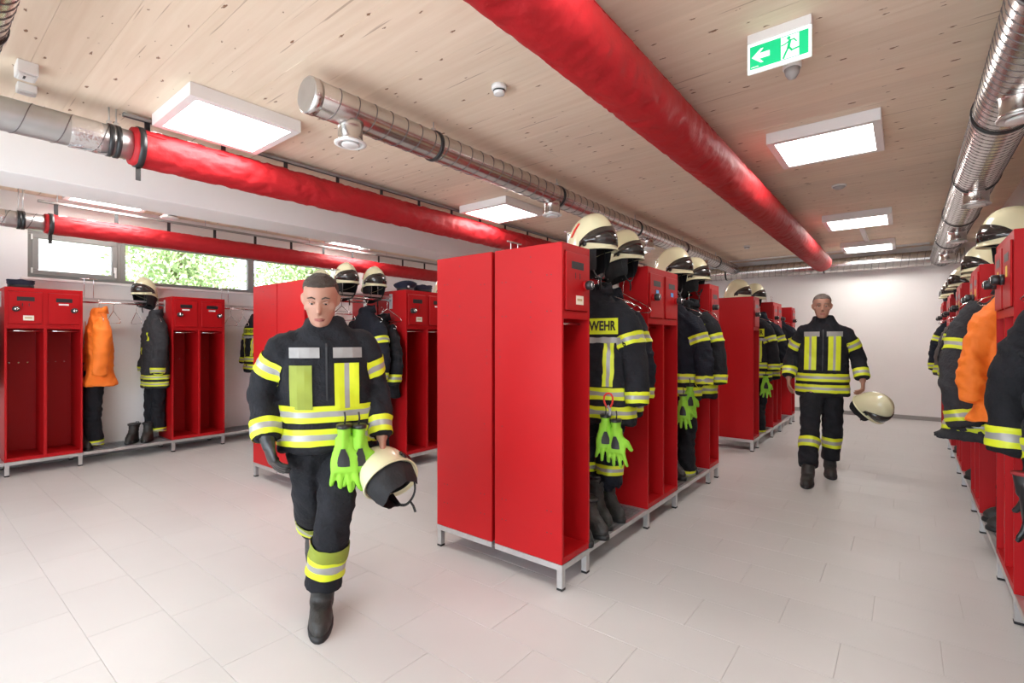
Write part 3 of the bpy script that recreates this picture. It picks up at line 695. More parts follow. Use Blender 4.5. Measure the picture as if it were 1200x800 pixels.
# ---------------------------------------------------------------- helmets
def helmet(kind=0):
    """faces +X, origin at the middle of the rim"""
    t = thing('fire_helmet', 'x', 'helmet'); b = MB(); NA, NE = 40, 12
    def S(a, e, off=0):
        ca, sa = math.cos(a), math.sin(a)
        hor = math.cos(e*PI/2)**.80; rx = .152 if ca > 0 else .162; z = .190*math.sin(e*PI/2)
        x = rx*ca*hor; y = .117*sa*hor; z += (-.060*(1-e)**1.3*(max(0, -ca*.75+.25))**1.3-.018*(1-e)**2) + .010*math.exp(-(y/.018)**2)*(e > .25)*min(1, (e-.25)*4)*(ca > -.95 or 1)
        v = Vector((x, y, z)); n_ = Vector((x/rx**2, y/.117**2, max(z, 0)/.190**2)).normalized()
        return v+n_*off
    rings = [[S(2*PI*k/NA, e) for k in range(NA)] for e in [i/NE for i in range(NE)]+[.985]]
    inner = [[S(2*PI*k/NA, e, -.012) for k in range(NA)] for e in (.02, .3, .6, .85)]
    b.loft(rings, CREAM, False); n = NA; b.add(rings[-1], [tuple(range(n))], CREAM, True)
    b.loft([rings[0], inner[0]], CREAM, False); b.build('shell', t)
    b = MB(); b.loft(inner, BLK2, False); b.add(inner[-1], [tuple(range(n))], BLK2); b.build('lining', t)
    b = MB(); m_ = 26; lo, up, lo2, up2 = [], [], [], []
    for k in range(m_+1):
        a_ = (-1+2*k/m_)*1.62; h = (1-abs(-1+2*k/m_)**2.6)
        lo.append(S(a_, .06+.07*(1-h), .005)); up.append(S(a_, .15+.25*h, .006))
    mid = [S((-1+2*k/m_)*1.62, .05+.17*(1-abs(-1+2*k/m_)**2.6), .010) for k in range(m_+1)]
    lo2 = [p_*.97 for p_ in lo]; up2 = [p_*.97 for p_ in up]
    b.loft([lo2, lo, mid, up, up2], VISOR, False, True, False); b.build('visor', t)
    b = MB(); b.tube([S(2*PI*k/NA, 0.0, .003) for k in range(NA+1)], .0055, CREAM, 6); b.build('rim', t)
    b = MB(); r3 = []
    for z, f_ in ((.004, .93), (-.04, .88), (-.08, .80), (-.115, .68)):
        r3.append([Vector((S(a_, 0).x*f_+(.0 if z > -.05 else -.006*math.sin(k)), S(a_, 0).y*f_*(1+.04*math.sin(k*1.7)), z+S(a_, 0).z)) for k, a_ in [(k, .95+k*(2*PI-1.9)/24) for k in range(25)]])
    back = [[p_*.965+Vector((0, 0, p_.z*.035)) for p_ in r_] for r_ in r3]
    b.loft(r3, CURT, False, True, False); b.loft(back[::-1], CURT, False, True, False); b.loft([r3[-1], back[-1]], CURT, False, True, False); b.build('neck_guard', t)
    b = MB(); pts = [(.03, .100, 0), (.045, .088, -.08), (.05, .05, -.15), (.052, .0, -.168), (.05, -.05, -.15), (.045, -.088, -.08), (.03, -.100, 0)]
    b.tube(cr_interp(pts, 4), .007, BLACK, 6, True, True, .5); b.tube([(.05, .01, -.165), (.055, .012, -.20), (.05, .016, -.235)], .006, BLACK, 6); b.build('chin_strap', t)
    for s in (-1, 1):
        b = MB()
        p0 = [S(s*2.10, .30, .007), S(s*2.02, .30, .007), S(s*1.90, .42, .009), S(s*1.78, .54, .007), S(s*1.86, .54, .007), S(s*1.98, .42, .009)]
        if kind == 0: b.add(p0+[p_*.96 for p_ in p0], [(0, 1, 2, 5), (5, 2, 3, 4)]+[(i, (i+1) % 6, 6+(i+1) % 6, 6+i) for i in range(6)], mat_redstk())
        b.lathe([(.012, -.004), (.014, .0), (.012, .004)], tuple(S(s*1.42, .09, .004)), BLK2, 'y', 12)
        o = b.build('side_mark', t)
    return t
_rs = []
def mat_redstk():
    if not _rs: _rs.append(mat('red_reflective_mark', (.75, .03, .02), .4))
    return _rs[0]
H0 = helmet(0); remember(H0); H1 = helmet(1); remember(H1)
HZ = 1.945
HS = [(-1.58, 2.80, HZ, 0, 'cream fire helmet above the foreground end locker, nearest of all, red side mark', 0, 1.12), (-1.58, 3.25, HZ, 0, 'second cream helmet of the centre row, chin strap hanging over the jackets', 1, 1),
      (-1.58, 4.22, HZ, 0, 'third cream helmet of the centre row, above the blue sticker doors', 1, 1.1), (-1.58, 4.74, HZ, 0, 'fourth cream helmet of the centre row, before the narrow single locker', 1, 1),
      (-1.75, 7.0, HZ, 0, 'cream helmet on the far centre row, near one of the pair', 1, 1.1), (-1.65, 7.45, HZ, 0, 'cream helmet on the far centre row, far one of the pair', 1, 1),
      (-4.42, 2.86, HZ, -.12, 'cream helmet right above the nearer firefighter, at the red end of the middle row', 1, 1), (-4.42, 3.20, HZ, -.15, 'cream helmet of the middle row, next left of the peaked cap', 0, 1),
      (-4.86, 2.85, HZ-.03, PI, 'cream helmet half hidden behind the locker top left of the nearer firefighter', 1, 1), (-4.45, 4.25, HZ, 0, 'cream helmet beyond the peaked cap, mostly hidden by the foreground lockers', 1, 1),
      (-7.22, 1.92, HZ-.02, -.9, 'cream helmet hanging alone on the left wall rail above the grey jacket', 1, 1),
      (-2.3, 3.2, HZ-.03, PI, 'cream helmet on the back side of the centre row, seen between the nearer ones', 1, .95),
      (.50, 4.18, HZ+.005, PI, 'largest cream helmet of the right row, at the right edge above the orange jacket', 1, 1.05), (.52, 5.60, HZ, PI, 'second cream helmet of the right row from the right edge, big pale dome', 1, 1.05), (.54, 6.02, HZ, PI, 'third cream helmet of the right row, close behind the second', 1, 1),
      (.50, 7.03, HZ, PI, 'fourth cream helmet of the right row with dark visor', 0, 1), (.50, 7.42, HZ, PI, 'fifth cream helmet of the right row', 1, 1), (.50, 8.45, HZ, PI, 'sixth cream helmet of the right row, just before the farthest pair', 1, 1), (.50, 8.85, HZ, PI, 'seventh and farthest cream helmet of the right row', 1, 1)]
for x, y, z, rz, l, k, s_ in HS: place(H1 if k else H0, (x, y, z), rz, l, None, (s_, s_, s_))

# ---------------------------------------------------------------- hanging jackets
def ering(cx, cy, z, rx, ry, n=28, p=2.4):
    out = []
    for k in range(n):
        a_ = 2*PI*k/n; c_, s_ = math.cos(a_), math.sin(a_)
        out.append(Vector((cx+rx*math.copysign(abs(c_)**(2/p), c_), cy+ry*math.copysign(abs(s_)**(2/p), s_), z)))
    return out
def wrinkle(seed, amp=.019):
    def f_(c):
        v = Vector((c.x*7+seed, c.y*7, c.z*3.2)); q = Vector((c.x*16+seed+c.z*5, c.y*16, c.z*11))
        w_ = Vector((c.x*11+seed+c.z*2.5, c.y*5, c.z*1.6+seed)); f2 = 1-abs(noise.noise(w_))*3.2
        k_ = Vector((c.x*4+seed, c.y*4, c.z*13+c.x*9)); f3 = 1-abs(noise.noise(k_))*3.4
        return amp*.9*noise.noise(v)+amp*.5*noise.noise(q)+amp*.75*max(-.6, f2)*.6+amp*.45*max(-.4, f3)
    return f_
def sleeve_ring(pts, t_, extra=1.0, n=22, w_=0):
    """ring around a limb path (list of (x,y,z,r)) at arc fraction t_"""
    m_ = (len(pts)-1)*t_; i = min(int(m_), len(pts)-2); f_ = m_-i
    A, B = pts[i], pts[i+1]; c = Vector(A[:3]).lerp(Vector(B[:3]), f_); r = (A[3]+(B[3]-A[3])*f_)*extra; d = (Vector(B[:3])-Vector(A[:3])).normalized()
    u = d.cross(Vector((0, 1, .01))).normalized(); v = d.cross(u).normalized(); c = c+d*w_
    return [c+u*r*math.cos(2*PI*k/n)+v*r*math.sin(2*PI*k/n) for k in range(n)]
def band_on(path, t_, width, tree, name, parent, cols=BAND, off=.006, extra=1.15):
    g = MB(); n = len(cols); grid = [sleeve_ring(path, t_, extra, 24, -width/2+width*i/n) for i in range(n+1)]
    hug(grid, tree, off, g, cols, True); return g.build(name, parent)
def make_jacket(name, label, fab, style, seed, sleeves=None, hw=1.0, length=.88, hem_flare=0.0, text=False, hanger=True, cat='jacket'):
    t = thing(name, label, cat); b = MB(); L_ = length
    prof = [(-.075, .062, .050), (-.10, .075, .060), (-.135, .090, .068), (-.170, .120, .078), (-.215, .155, .090), (-.30, .195, .102), (-.45, .225, .112), (-.62, .228, .115), (-.80, .238, .120), (-.075-L_*.97, .245+hem_flare*.5, .122+hem_flare*.3), (-.075-L_, .248+hem_flare*.6, .124+hem_flare*.3)]
    prof = [(z, rx*hw, ry) for z, rx, ry in prof]
    P_ = cr_interp(prof, 2); b.loft([ering(0, 0, z, rx, ry) for z, rx, ry in P_], fab)
    if sleeves is None:
        sleeves = [[(s*.105*hw, 0, -.205, .062), (s*.185*hw, -.005, -.32, .080), (s*.242*hw, -.01, -.45, .076), (s*.275*hw, -.025, -.60, .070), (s*.285*hw, -.045, -.74, .064), (s*.288*hw, -.05, -.82, .064)] for s in (-1, 1)]
    SL = [cr_interp(s, 3) for s in sleeves]
    for s in SL: b.loft([sleeve_ring(s, i/(len(s)-1)) for i in range(len(s))], fab)
    me = bake(b, .0135, 5, wrinkle(seed)); tr = bvh(me); link('jacket_shell', me, t)
    c = MB()
    def cring(z, rx, ry, dz, w_=0): return [Vector((rx*math.cos(2*PI*k/20)*(1+.06*math.sin(k*2.1+seed)), .012+ry*math.sin(2*PI*k/20), z+dz*math.sin(2*PI*k/20)+.006*math.sin(k*1.3+seed))) for k in range(20)]
    c.loft([cring(-.125, .100*hw, .078, .0), cring(-.085, .086*hw, .070, .012), cring(-.062, .080*hw, .064, .022), cring(-.070, .066*hw, .052, .022), cring(-.13, .060, .045, 0)], fab); c.build('collar', t)
    def tor(z):
        for (z0, a0, b0), (z1, a1, b1) in zip(P_, P_[1:]):
            if z1 <= z <= z0: f_ = (z-z0)/(z1-z0); return a0+(a1-a0)*f_, b0+(b1-b0)*f_
        return P_[-1][1:]
    def hemband(z, w_, cols=BAND, nm='reflective_band'):
        g = MB(); n = len(cols); hug([[q for q in ering(0, 0, z+w_*(.5-i/n), tor(z)[0]*1.02, tor(z)[1]*1.02, 40)] for i in range(n+1)], tr, .006, g, cols, True); g.build(nm, t)
    def strip(x0, z0, z1, w_, side, cols=BAND, nm='reflective_strip', flip=False):
        g = MB(); n = len(cols); k = 16
        hug([[Vector((x0+w_*(i/n-.5), side*.2, z0+(z1-z0)*j/k)) for j in range(k+1)] for i in range(n+1)], tr_side(side), .006, g, cols); return g.build(nm, t)
    def tr_side(side):
        class T:
            def find_nearest(s_, p_):
                h = tr.ray_cast(Vector((p_.x, side*.6, p_.z)), Vector((0, -side, 0)))
                return h if h[0] else tr.find_nearest(p_)
        return T()
    if style in ('full', 'mid'):
        hemband(-.075-L_+.085, .075); hemband(-.075-L_+.20, .075)
        for s in SL: band_on(s, .36, .07, tr, 'sleeve_band', t); band_on(s, .86, .07, tr, 'sleeve_band', t)
    if style == 'full':
        for x0 in (-.12*hw, .12*hw):
            strip(x0, -.44, -.075-L_+.245, .065, -1); strip(x0, -.36, -.075-L_+.245, .065, 1)
        g = MB(); hug([[Vector((-.20*hw+.40*hw*j/20, -.2, -.405-.035*i)) for j in range(21)] for i in range(2)], tr_side(-1), .0065, g, [SIL]); g.build('shoulder_band', t)
    if style == 'tabs':
        hemband(-.075-L_+.05, .05, BAND4); hemband(-.075-L_+.13, .05, BAND4)
        for s in SL: band_on(s, .92, .075, tr, 'cuff_band', t)
        strip(.10, -.34, -.44, .02, -1, [YEL], 'lime_tab'); strip(-.02, -.52, -.60, .02, -1, [YEL], 'lime_tab')
    if style == 'cuff':
        for s in SL: band_on(s, .84, .08, tr, 'cuff_band', t)
        strip(-.13, -.36, -.47, .05, -1, BAND, 'lime_tab')
    if style in ('orange',):
        g = MB()
        for x0 in (.0,): g.tube([(x0*hw, -.117, -.22-.1*i) for i in range(7)], .004, fab, 5)
        g.build('seam', t)
    if text:
        g = MB(); n = 24; zt, zb = -.285, -.385; pts = []
        T_ = tr_side(-1)
        ys = [min(T_.find_nearest(Vector((-.2*hw+.4*hw*j/40, -.2, z)))[0].y for z in (zt, (zt+zb)/2, zb)) for j in range(41)]
        ys = [min(ys[max(0, j-2):j+3]) for j in range(41)]; ys = [sum(ys[max(0, j-3):j+4])/len(ys[max(0, j-3):j+4]) for j in range(41)]
        def yf(x): q = max(0, min(39.999, (x+.2*hw)/(.4*hw)*40)); i = int(q); return ys[i]+(ys[i+1]-ys[i])*(q-i)
        class F_:
            def find_nearest(s_, p_): return Vector((p_.x, yf(p_.x), p_.z)), Vector((0, -1, 0))
        hug([[Vector((-.185*hw+.37*hw*j/n, -.2, zt+(zb-zt)*i/3)) for j in range(n+1)] for i in range(4)], F_(), .005, g, [YEL]*3); pa = g.build('name_patch', t)
        cu = bpy.data.curves.new('txt', 'FONT'); cu.body = 'FEUERWEHR'; cu.size = .082; cu.align_x = 'CENTER'; cu.align_y = 'CENTER'; cu.offset = .0028; cu.resolution_u = 3
        o = bpy.data.objects.new('txt', cu); C.objects.link(o); dg = bpy.context.evaluated_depsgraph_get(); tm = bpy.data.meshes.new_from_object(o.evaluated_get(dg)); bpy.data.objects.remove(o)
        bm = bmesh.new(); bm.from_mesh(tm); bmesh.ops.triangulate(bm, faces=bm.faces[:]); bmesh.ops.subdivide_edges(bm, edges=[e for e in bm.edges if e.calc_length() > .03], cuts=2); bm.to_mesh(tm); bm.free()
        ws = max(v.co.x for v in tm.vertices); k = .172*hw/ws
        for v in tm.vertices:
            x, z = v.co.x*k, (zt+zb)/2+v.co.y*.98; v.co = Vector((x, yf(x)-.0085, z))
        tm.materials.clear(); tm.materials.append(BLK2); link('lettering', tm, pa)
    if hanger:
        h = MB(); h.tube([(.0, 0, -.105), (0, 0, -.03), (0, .012, -.012), (0, .018, .012), (0, 0, .024), (0, -.018, .012)], .0028, CHROME, 6)
        h.tube([(0, 0, -.105), (.225*hw, 0, -.185), (.25*hw, 0, -.21), (.235*hw, 0, -.225), (-.235*hw, 0, -.225), (-.25*hw, 0, -.21), (-.225*hw, 0, -.185), (0, 0, -.105)], .003, CHROME, 6); h.build('hanger', t)
    return t
ROD = 1.79
JF = make_jacket('turnout_jacket', 'x', FABRIC, 'full', 1, text=True); remember(JF)
JM = make_jacket('turnout_jacket', 'x', NAVY, 'mid', 4); remember(JM)
JG = make_jacket('turnout_jacket', 'x', GREYF, 'tabs', 8, hw=.92, length=.93); remember(JG)
JO = make_jacket('rain_jacket', 'x', ORANGE, 'orange', 12, hw=.98, length=.86, hem_flare=.10); remember(JO)
JT = make_jacket('turnout_jacket', 'x', TAUPE, 'cuff', 17, length=.84); remember(JT)
JC = make_jacket('turnout_jacket', 'x', FABRIC, 'cuff', 23, length=.90); remember(JC)
def sl_fwd(s0, s1): return
JB = make_jacket('turnout_jacket', 'x', GREYF, 'full', 29, hem_flare=.20, length=.98,
    sleeves=[[(-.13, 0, -.20, .075), (-.20, -.02, -.32, .082), (-.25, -.05, -.50, .082), (-.27, -.09, -.70, .082), (-.24, -.12, -.86, .082), (-.22, -.13, -.96, .085)], [(.165, 0, -.185, .085), (.235, 0, -.30, .088), (.26, 0, -.45, .08), (.27, 0, -.7, .07), (.27, 0, -.78, .065)]]); remember(JB)
JS = [  # proto, x, y, z, rz, label, scale
 (JF, -1.60, 2.93, ROD, .04, 'black turnout jacket with yellow FEUERWEHR back patch beside the foreground end locker', 1.02),
 (JM, -1.66, 3.20, ROD-.01, -.05, 'dark jacket just behind the one with the visible name patch, centre row', 1),
 (JM, -1.62, 4.32, ROD, .02, 'dark navy jacket in the second centre bay, nearer of the two', 1),
 (JF, -1.58, 4.62, ROD, -.03, 'black jacket in the second centre bay next to the narrow single locker', 1),
 (JF, -1.60, 7.05, ROD, 0, 'black jacket with yellow patch in the far centre row, nearer one', 1), (JM, -1.56, 7.38, ROD, .05, 'dark jacket in the far centre row, farther one', 1),
 (JM, -1.62, 8.9, ROD, 0, 'dark jacket in the last bay of the far centre row', 1),
 (JG, -7.20, 2.02, ROD, .0, 'plain dark grey jacket with yellow hem stripes on the left wall above short boots', 1),
 (JO, -7.17, 1.475, ROD, -.04, 'bright orange jacket on the left wall right of the first double locker', 1),
 (JF, -7.19, 3.22, ROD, .0, 'black jacket with lime patch on the left wall, left of the middle row end', .92),
 (JM, -7.19, .50, ROD, .0, 'dark jacket at the very left edge of the picture', .95),
 (JM, -4.38, 3.08, ROD-.02, .05, 'dark jacket with yellow sleeve bands right behind the nearer firefighter', 1), (JC, -4.36, 3.26, ROD-.10, 0, 'black jacket next to the peaked cap locker in the middle row', .95),
 (JT, -2.27, 3.0, ROD, PI, 'brown grey jacket on the back side of the centre row', .85),
 (JC, -2.27, 4.5, ROD, PI, 'black jacket on the back side of the centre row, second bay', .85),
 (JC, .68, 3.16, ROD-.01, .02, 'plain black jacket at the right edge with a lime tab, nearer the orange one', 1.12), (JM, .76, 2.88, ROD+.0, .0, 'black jacket with wide yellow cuff bands cut by the right edge', 1.12),
 (JO, .575, 4.12, ROD, .10, 'bright orange jacket hanging in the right row between two black jackets', .98),
 (JB, .53, 4.48, ROD, 0, 'brown grey jacket with flared hem reaching into the right aisle', 1.02),
 (JM, .62, 5.68, ROD, 0, 'dark jacket of the right row with a lime stripe, third from the right edge', 1), (JT, .60, 5.95, ROD, .05, 'brown grey jacket of the right row, fourth from the right edge', 1),
 (JF, .62, 7.1, ROD, 0, 'black striped jacket in the third right bay, nearer one', 1), (JT, .60, 7.45, ROD, 0, 'brown grey jacket in the third right bay, farther one', 1),
 (JM, .58, 8.6, ROD, 0, 'farthest dark jacket of the right row before the back wall', 1), (JC, .60, 8.9, ROD, 0, 'farthest plain black jacket of the right row', 1)]
for pr, x, y, z, rz, l, s_ in JS: place(pr, (x, y, z), rz, l, None, (s_, s_, s_))
# empty hangers
hb = thing('coat_hanger', 'x', 'hanger'); h = MB()
h.tube([(0, 0, -.09), (0, 0, -.03), (.0, .012, -.012), (0, .018, .012), (0, 0, .024), (0, -.018, .012)], .003, CHROME, 6); h.build('hook', hb)
h = MB(); h.tube([(0, 0, -.09), (.20, 0, -.20), (.215, 0, -.22), (.20, 0, -.235), (-.20, 0, -.235), (-.215, 0, -.22), (-.20, 0, -.20), (0, 0, -.09)], .0038, CHROME, 6); h.build('wire_triangle', hb); remember(hb)
for x, y, l in ((-7.23, 1.62, 'empty wire hanger just right of the orange jacket on the left wall'), (-7.23, 1.84, 'empty wire hanger left of the grey jacket on the left wall'), (-7.23, 2.90, 'empty wire hanger right of the second left wall locker, left one'), (-7.23, 3.06, 'empty wire hanger right of the second left wall locker, right one'),
                (-4.40, 2.80, 'empty wire hanger below the helmets of the middle row, nearer one'), (-4.38, 3.34, 'empty wire hanger beside the peaked cap locker'), (-1.62, 3.34, 'empty wire hanger poking out behind the foreground jackets'), (-1.62, 4.92, 'empty wire hanger poking out before the narrow single locker')):
    place(hb, (x, y, ROD), random.uniform(-.1, .1), l)

# ---------------------------------------------------------------- hands, gloves, boots, trousers, caps
def hand_into(mb, m, W, D, N, side=1, sc_=1.0, curl=.35, fat=1.0, spread=.10):
    """W wrist, D towards the fingers, N palm normal, side: which way the thumb goes along D x N"""
    W = Vector(W); D = Vector(D).normalized(); N = Vector(N); N = (N-D*N.dot(D)).normalized(); U = D.cross(N).normalized()*side; f_ = fat
    rings = []
    for d, wd, th in ((-.03, .027, .021), (0, .029, .020), (.03, .038, .017), (.065, .043, .015), (.092, .041, .012)):
        c = W+D*d*sc_; rings.append([c+U*wd*f_*sc_*math.cos(2*PI*k/12)+N*th*f_*sc_*math.sin(2*PI*k/12) for k in range(12)])
    mb.loft(rings, m)
    for i, (off, ln) in enumerate(((.030, .070), (.010, .080), (-.011, .074), (-.031, .058))):
        p = W+D*.080*sc_+U*off*sc_*1.05; pts = [p]; d = (D+U*spread*(1.5-i)*.8).normalized(); a_ = curl*(1+.12*i)
        for q, fr_ in enumerate((.46, .30, .24)):
            d = (Matrix.Rotation(-a_*side*(.6 if q == 0 else 1), 3, U) @ d) if False else (d*math.cos(a_)+N*math.sin(a_)*(1)).normalized()
            p = p+d*(ln+.012)*fr_*sc_*1.05; pts.append(p)
        mb.tube(pts, [.0098*f_*sc_, .0092*f_*sc_, .0086*f_*sc_, .0070*f_*sc_], m, 8)
    p = W+D*.022*sc_+U*.026*sc_; d = (D*.55+U*.75+N*.35).normalized(); pts = [p, p+d*.034*sc_]
    d2 = (D*.85+U*.35+N*.40).normalized(); pts.append(pts[-1]+d2*.030*sc_); pts.append(pts[-1]+(d2+N*.3).normalized()*.024*sc_)
    mb.tube(pts, [.0145*f_*sc_, .0125*f_*sc_, .0105*f_*sc_, .0085*f_*sc_], m, 8)
def glove(col, padc, label):
    """hangs from the origin, fingers down, back of the hand to -Y"""
    t = thing('work_glove', label, 'glove'); b = MB(); hand_into(b, col, (0, 0, -.09), (0, 0, -1), (0, 1, 0), 1, 1.22, .14, 1.16, .20)
    b.tube([(0, 0, -.0), (0, 0, -.05), (0, 0, -.10)], [.050, .042, .036], col, 14, True, True, .62)
    me = bake(b, .0062, 3); tr = bvh(me); link('glove_shell', me, t)
    g = MB(); hug([[Vector((x, -.1, z)) for z in (-.12, -.14, -.16, -.185)] for x in (-.036, -.018, 0, .018, .036)], tr, .003, g, [padc]*4); g.build('knuckle_pad', t)
    g = MB(); g.tube([(0, 0, -.012), (0, 0, .002)], [.052, .052], padc, 14, True, True, .64); g.build('cuff_trim', t)
    g = MB(); g.tube([(0, 0, -.005), (.004, 0, .03), (0, 0, .055)], .004, padc, 6); g.build('hanging_loop', t)
    return t
def boot(label, h=.26, arrow=True):
    """toe to +X, heel at x = 0"""
    t = thing('fire_boot', label, 'boot'); b = MB()
    def R(x0, x1, w_, z):
        n = 20; x1 = x1 if x1 < .17 else .17+(x1-.17)*.72; return [Vector(((x0+x1)/2+(x1-x0)/2*math.cos(2*PI*k/n), w_*math.sin(2*PI*k/n)*(1-.12*math.cos(2*PI*k/n)*0), z)) for k in range(n)]
    b.loft([R(0, .285, .052, .02), R(-.004, .29, .055, .045), R(0, .275, .052, .075), R(.004, .215, .049, .10), R(.006, .158, .048, .13), R(.004, .138, .050, .17), R(-.004, .135, .055, .21), R(-.012, .138, .060, h), R(-.014, .14, .062, h+.015)], LEATHER)
    def w_(c): return .0035*noise.noise(Vector((c.x*20, c.y*20, c.z*45)))+.003*math.sin(c.z*150)*(c.z > .09 and c.z < h-.03)*.6
    link('leather_upper', bake(b, .007, 3, w_), t)
    s = MB(); s.loft([R(-.004, .296, .056, 0), R(-.006, .300, .058, .012), R(-.006, .298, .058, .024), R(.0, .288, .054, .030)], BLACK)
    s.build('sole', t)
    s = MB(); s.loft([R(-.016, .142, .064, h), R(-.017, .143, .065, h+.02), R(-.004, .13, .054, h+.02), R(-.0, .125, .050, h-.03)], BLK2); s.build('padded_collar', t)
    if arrow:
        for sd in (-1, 1):
            y = sd*.0640; g = MB(); cx_, cz_ = .065, h-.075
            pts = [(cx_-.022, cz_-.018), (cx_, cz_+.012), (cx_+.022, cz_-.018), (cx_+.022, cz_+.008), (cx_, cz_+.036), (cx_-.022, cz_+.008)]
            poly(pts, YEL, y if sd < 0 else y-.002, .002, q=g); g.build('lime_arrow', t)
    s = MB(); s.tube([(-.012, -.012, h), (-.022, -.012, h+.03), (-.022, .012, h+.03), (-.012, .012, h)], .004, BLK2, 6); s.build('pull_loop', t)
    return t
def trousers(name, fab, seed, bands=True, length=1.0):
    """hangs from the origin (waist) downwards"""
    t = thing(name, 'x', 'trousers'); b = MB()
    b.loft([ering(0, 0, z, rx, ry) for z, rx, ry in ((0, .17, .07), (-.1, .19, .085), (-.25, .20, .10), (-.34, .19, .095))], fab)
    L = [cr_interp([(s*.07, 0, -.22, .095), (s*.10, -.01, -.45, .092), (s*.105, -.02, -.70, .085), (s*.10, 0, -length+.05, .09), (s*.10, 0, -length, .092)], 4) for s in (-1, 1)]
    for l in L: b.loft([sleeve_ring(l, i/(len(l)-1)) for i in range(len(l))], fab)
    me = bake(b, .0135, 4, wrinkle(seed, .018)); tr = bvh(me); link('trouser_shell', me, t)
    for l in L: band_on(l, .80 if bands else .36, .07, tr, 'leg_band', t)
    return t
GLG = glove(GREEN, BLK2, 'x'); remember(GLG); GLR = glove(BLK2, REDG, 'x'); remember(GLR)
BT = boot('x', .30); remember(BT); BL = boot('x', .20, False); remember(BL)
TR = trousers('turnout_trousers', FABRIC, 3, True, 1.0); remember(TR); TS = trousers('turnout_trousers', NAVY, 6, False, .66); remember(TS)
RZ = .1425
for x, y, rz, l, pr in ((-1.68, 2.66, -.4, 'left black boot of the pair nearest the foreground end locker', BL), (-1.66, 2.80, -.35, 'right black boot of the pair nearest the foreground end locker', BL),
        (-1.70, 2.99, -.5, 'near boot with a lime arrow under the FEUERWEHR jacket', BT), (-1.70, 3.15, -.45, 'far boot with a lime arrow under the FEUERWEHR jacket', BT),
        (-1.78, 4.12, 0, 'short black boot behind the blue sticker locker', BL), (-1.72, 4.40, -.5, 'boot with a lime arrow in the second centre bay', BT), (-1.74, 4.54, .15, 'low boot toe in front of the narrow single locker', BL),
        (-1.80, 7.1, 0, 'black boot in the far centre row, nearer', BT), (-1.78, 7.3, 0, 'black boot in the far centre row, farther', BT),
        (-7.30, 1.86, -.6, 'left one of the short black boots on the left wall rack', BL), (-7.27, 1.99, -.5, 'right one of the short black boots on the left wall rack', BL), (-7.30, 1.36, 0, 'black boot under the orange jacket on the left wall', BL),
        (-7.33, 3.3, 0, 'black boot on the left wall rack just left of the middle row end', BL), (.66, 4.40, PI, 'black boot on the right row rack, nearer one', BL), (.66, 4.60, PI, 'black boot on the right row rack, farther one', BL),
        (.66, 5.9, PI, 'black boot in the second right row bay', BL), (.66, 7.2, PI, 'black boot in the third right row bay', BL)):
    place(pr, (x, y, RZ), rz, l)
for x, y, z, rz, l, pr, s_ in ((-1.64, 2.98, 1.04, .15, 'black trousers hanging above the boots under the FEUERWEHR jacket', TS, .92), (-1.66, 4.50, 1.05, .2, 'black trousers hanging over boots in the second centre bay', TR, .92), (-1.62, 7.2, 1.02, 0, 'black trousers over boots in the far centre row', TR, .9),
        (-7.27, 2.05, 1.06, .1, 'black trousers below the grey jacket on the left wall', TR, .82), (-7.24, 1.42, 1.10, .1, 'black trousers with yellow leg stripes below the orange jacket', TR, .92),
        (.62, 4.42, 1.05, .1, 'black trousers hanging below the flared jacket of the right row', TR, .88), (-4.36, 3.2, 1.02, 0, 'black trousers hanging below the jackets of the middle row', TR, .85)):
    place(pr, (x, y, z), rz, l, None, (s_, s_, s_))
for x, y, z, rz, l, pr in ((-1.45, 2.745, .90, .5, 'hi-vis green glove with black knuckles on the FEUERWEHR jacket, left one', GLG), (-1.385, 2.76, .875, .2, 'hi-vis green glove with black knuckles on the FEUERWEHR jacket, right one', GLG),
        (-1.44, 4.23, .98, .6, 'hi-vis green glove hanging in the second centre bay, upper one', GLG), (-1.48, 4.19, .90, .2, 'hi-vis green glove hanging in the second centre bay, lower one', GLG),
        (-1.40, 6.94, .92, .4, 'hi-vis green glove hanging in the far centre row', GLG), (.40, 2.98, .80, 1.4, 'dark glove with red knuckles at the right edge below the black jackets, upper', GLR), (.42, 2.80, .74, 1.2, 'dark glove with red knuckles at the right edge, lower', GLR)):
    place(pr, (x, y, z), rz, l)
t = thing('carabiner_strap', 'red and grey strap with carabiner above the green gloves on the FEUERWEHR jacket', 'strap', (-1.43, 2.745, .99))
b = MB(); b.tube([(.03*math.cos(k*.5), .006*math.sin(k), .045*math.sin(k*.5)) for k in range(14)], .006, mat_redstk(), 6); b.build('red_loop', t)
b = MB(); b.tube([(.02*math.sin(k*.8), -.01, -.03-.02*k) for k in range(6)], .008, SIL, 6); b.build('grey_lanyard', t)
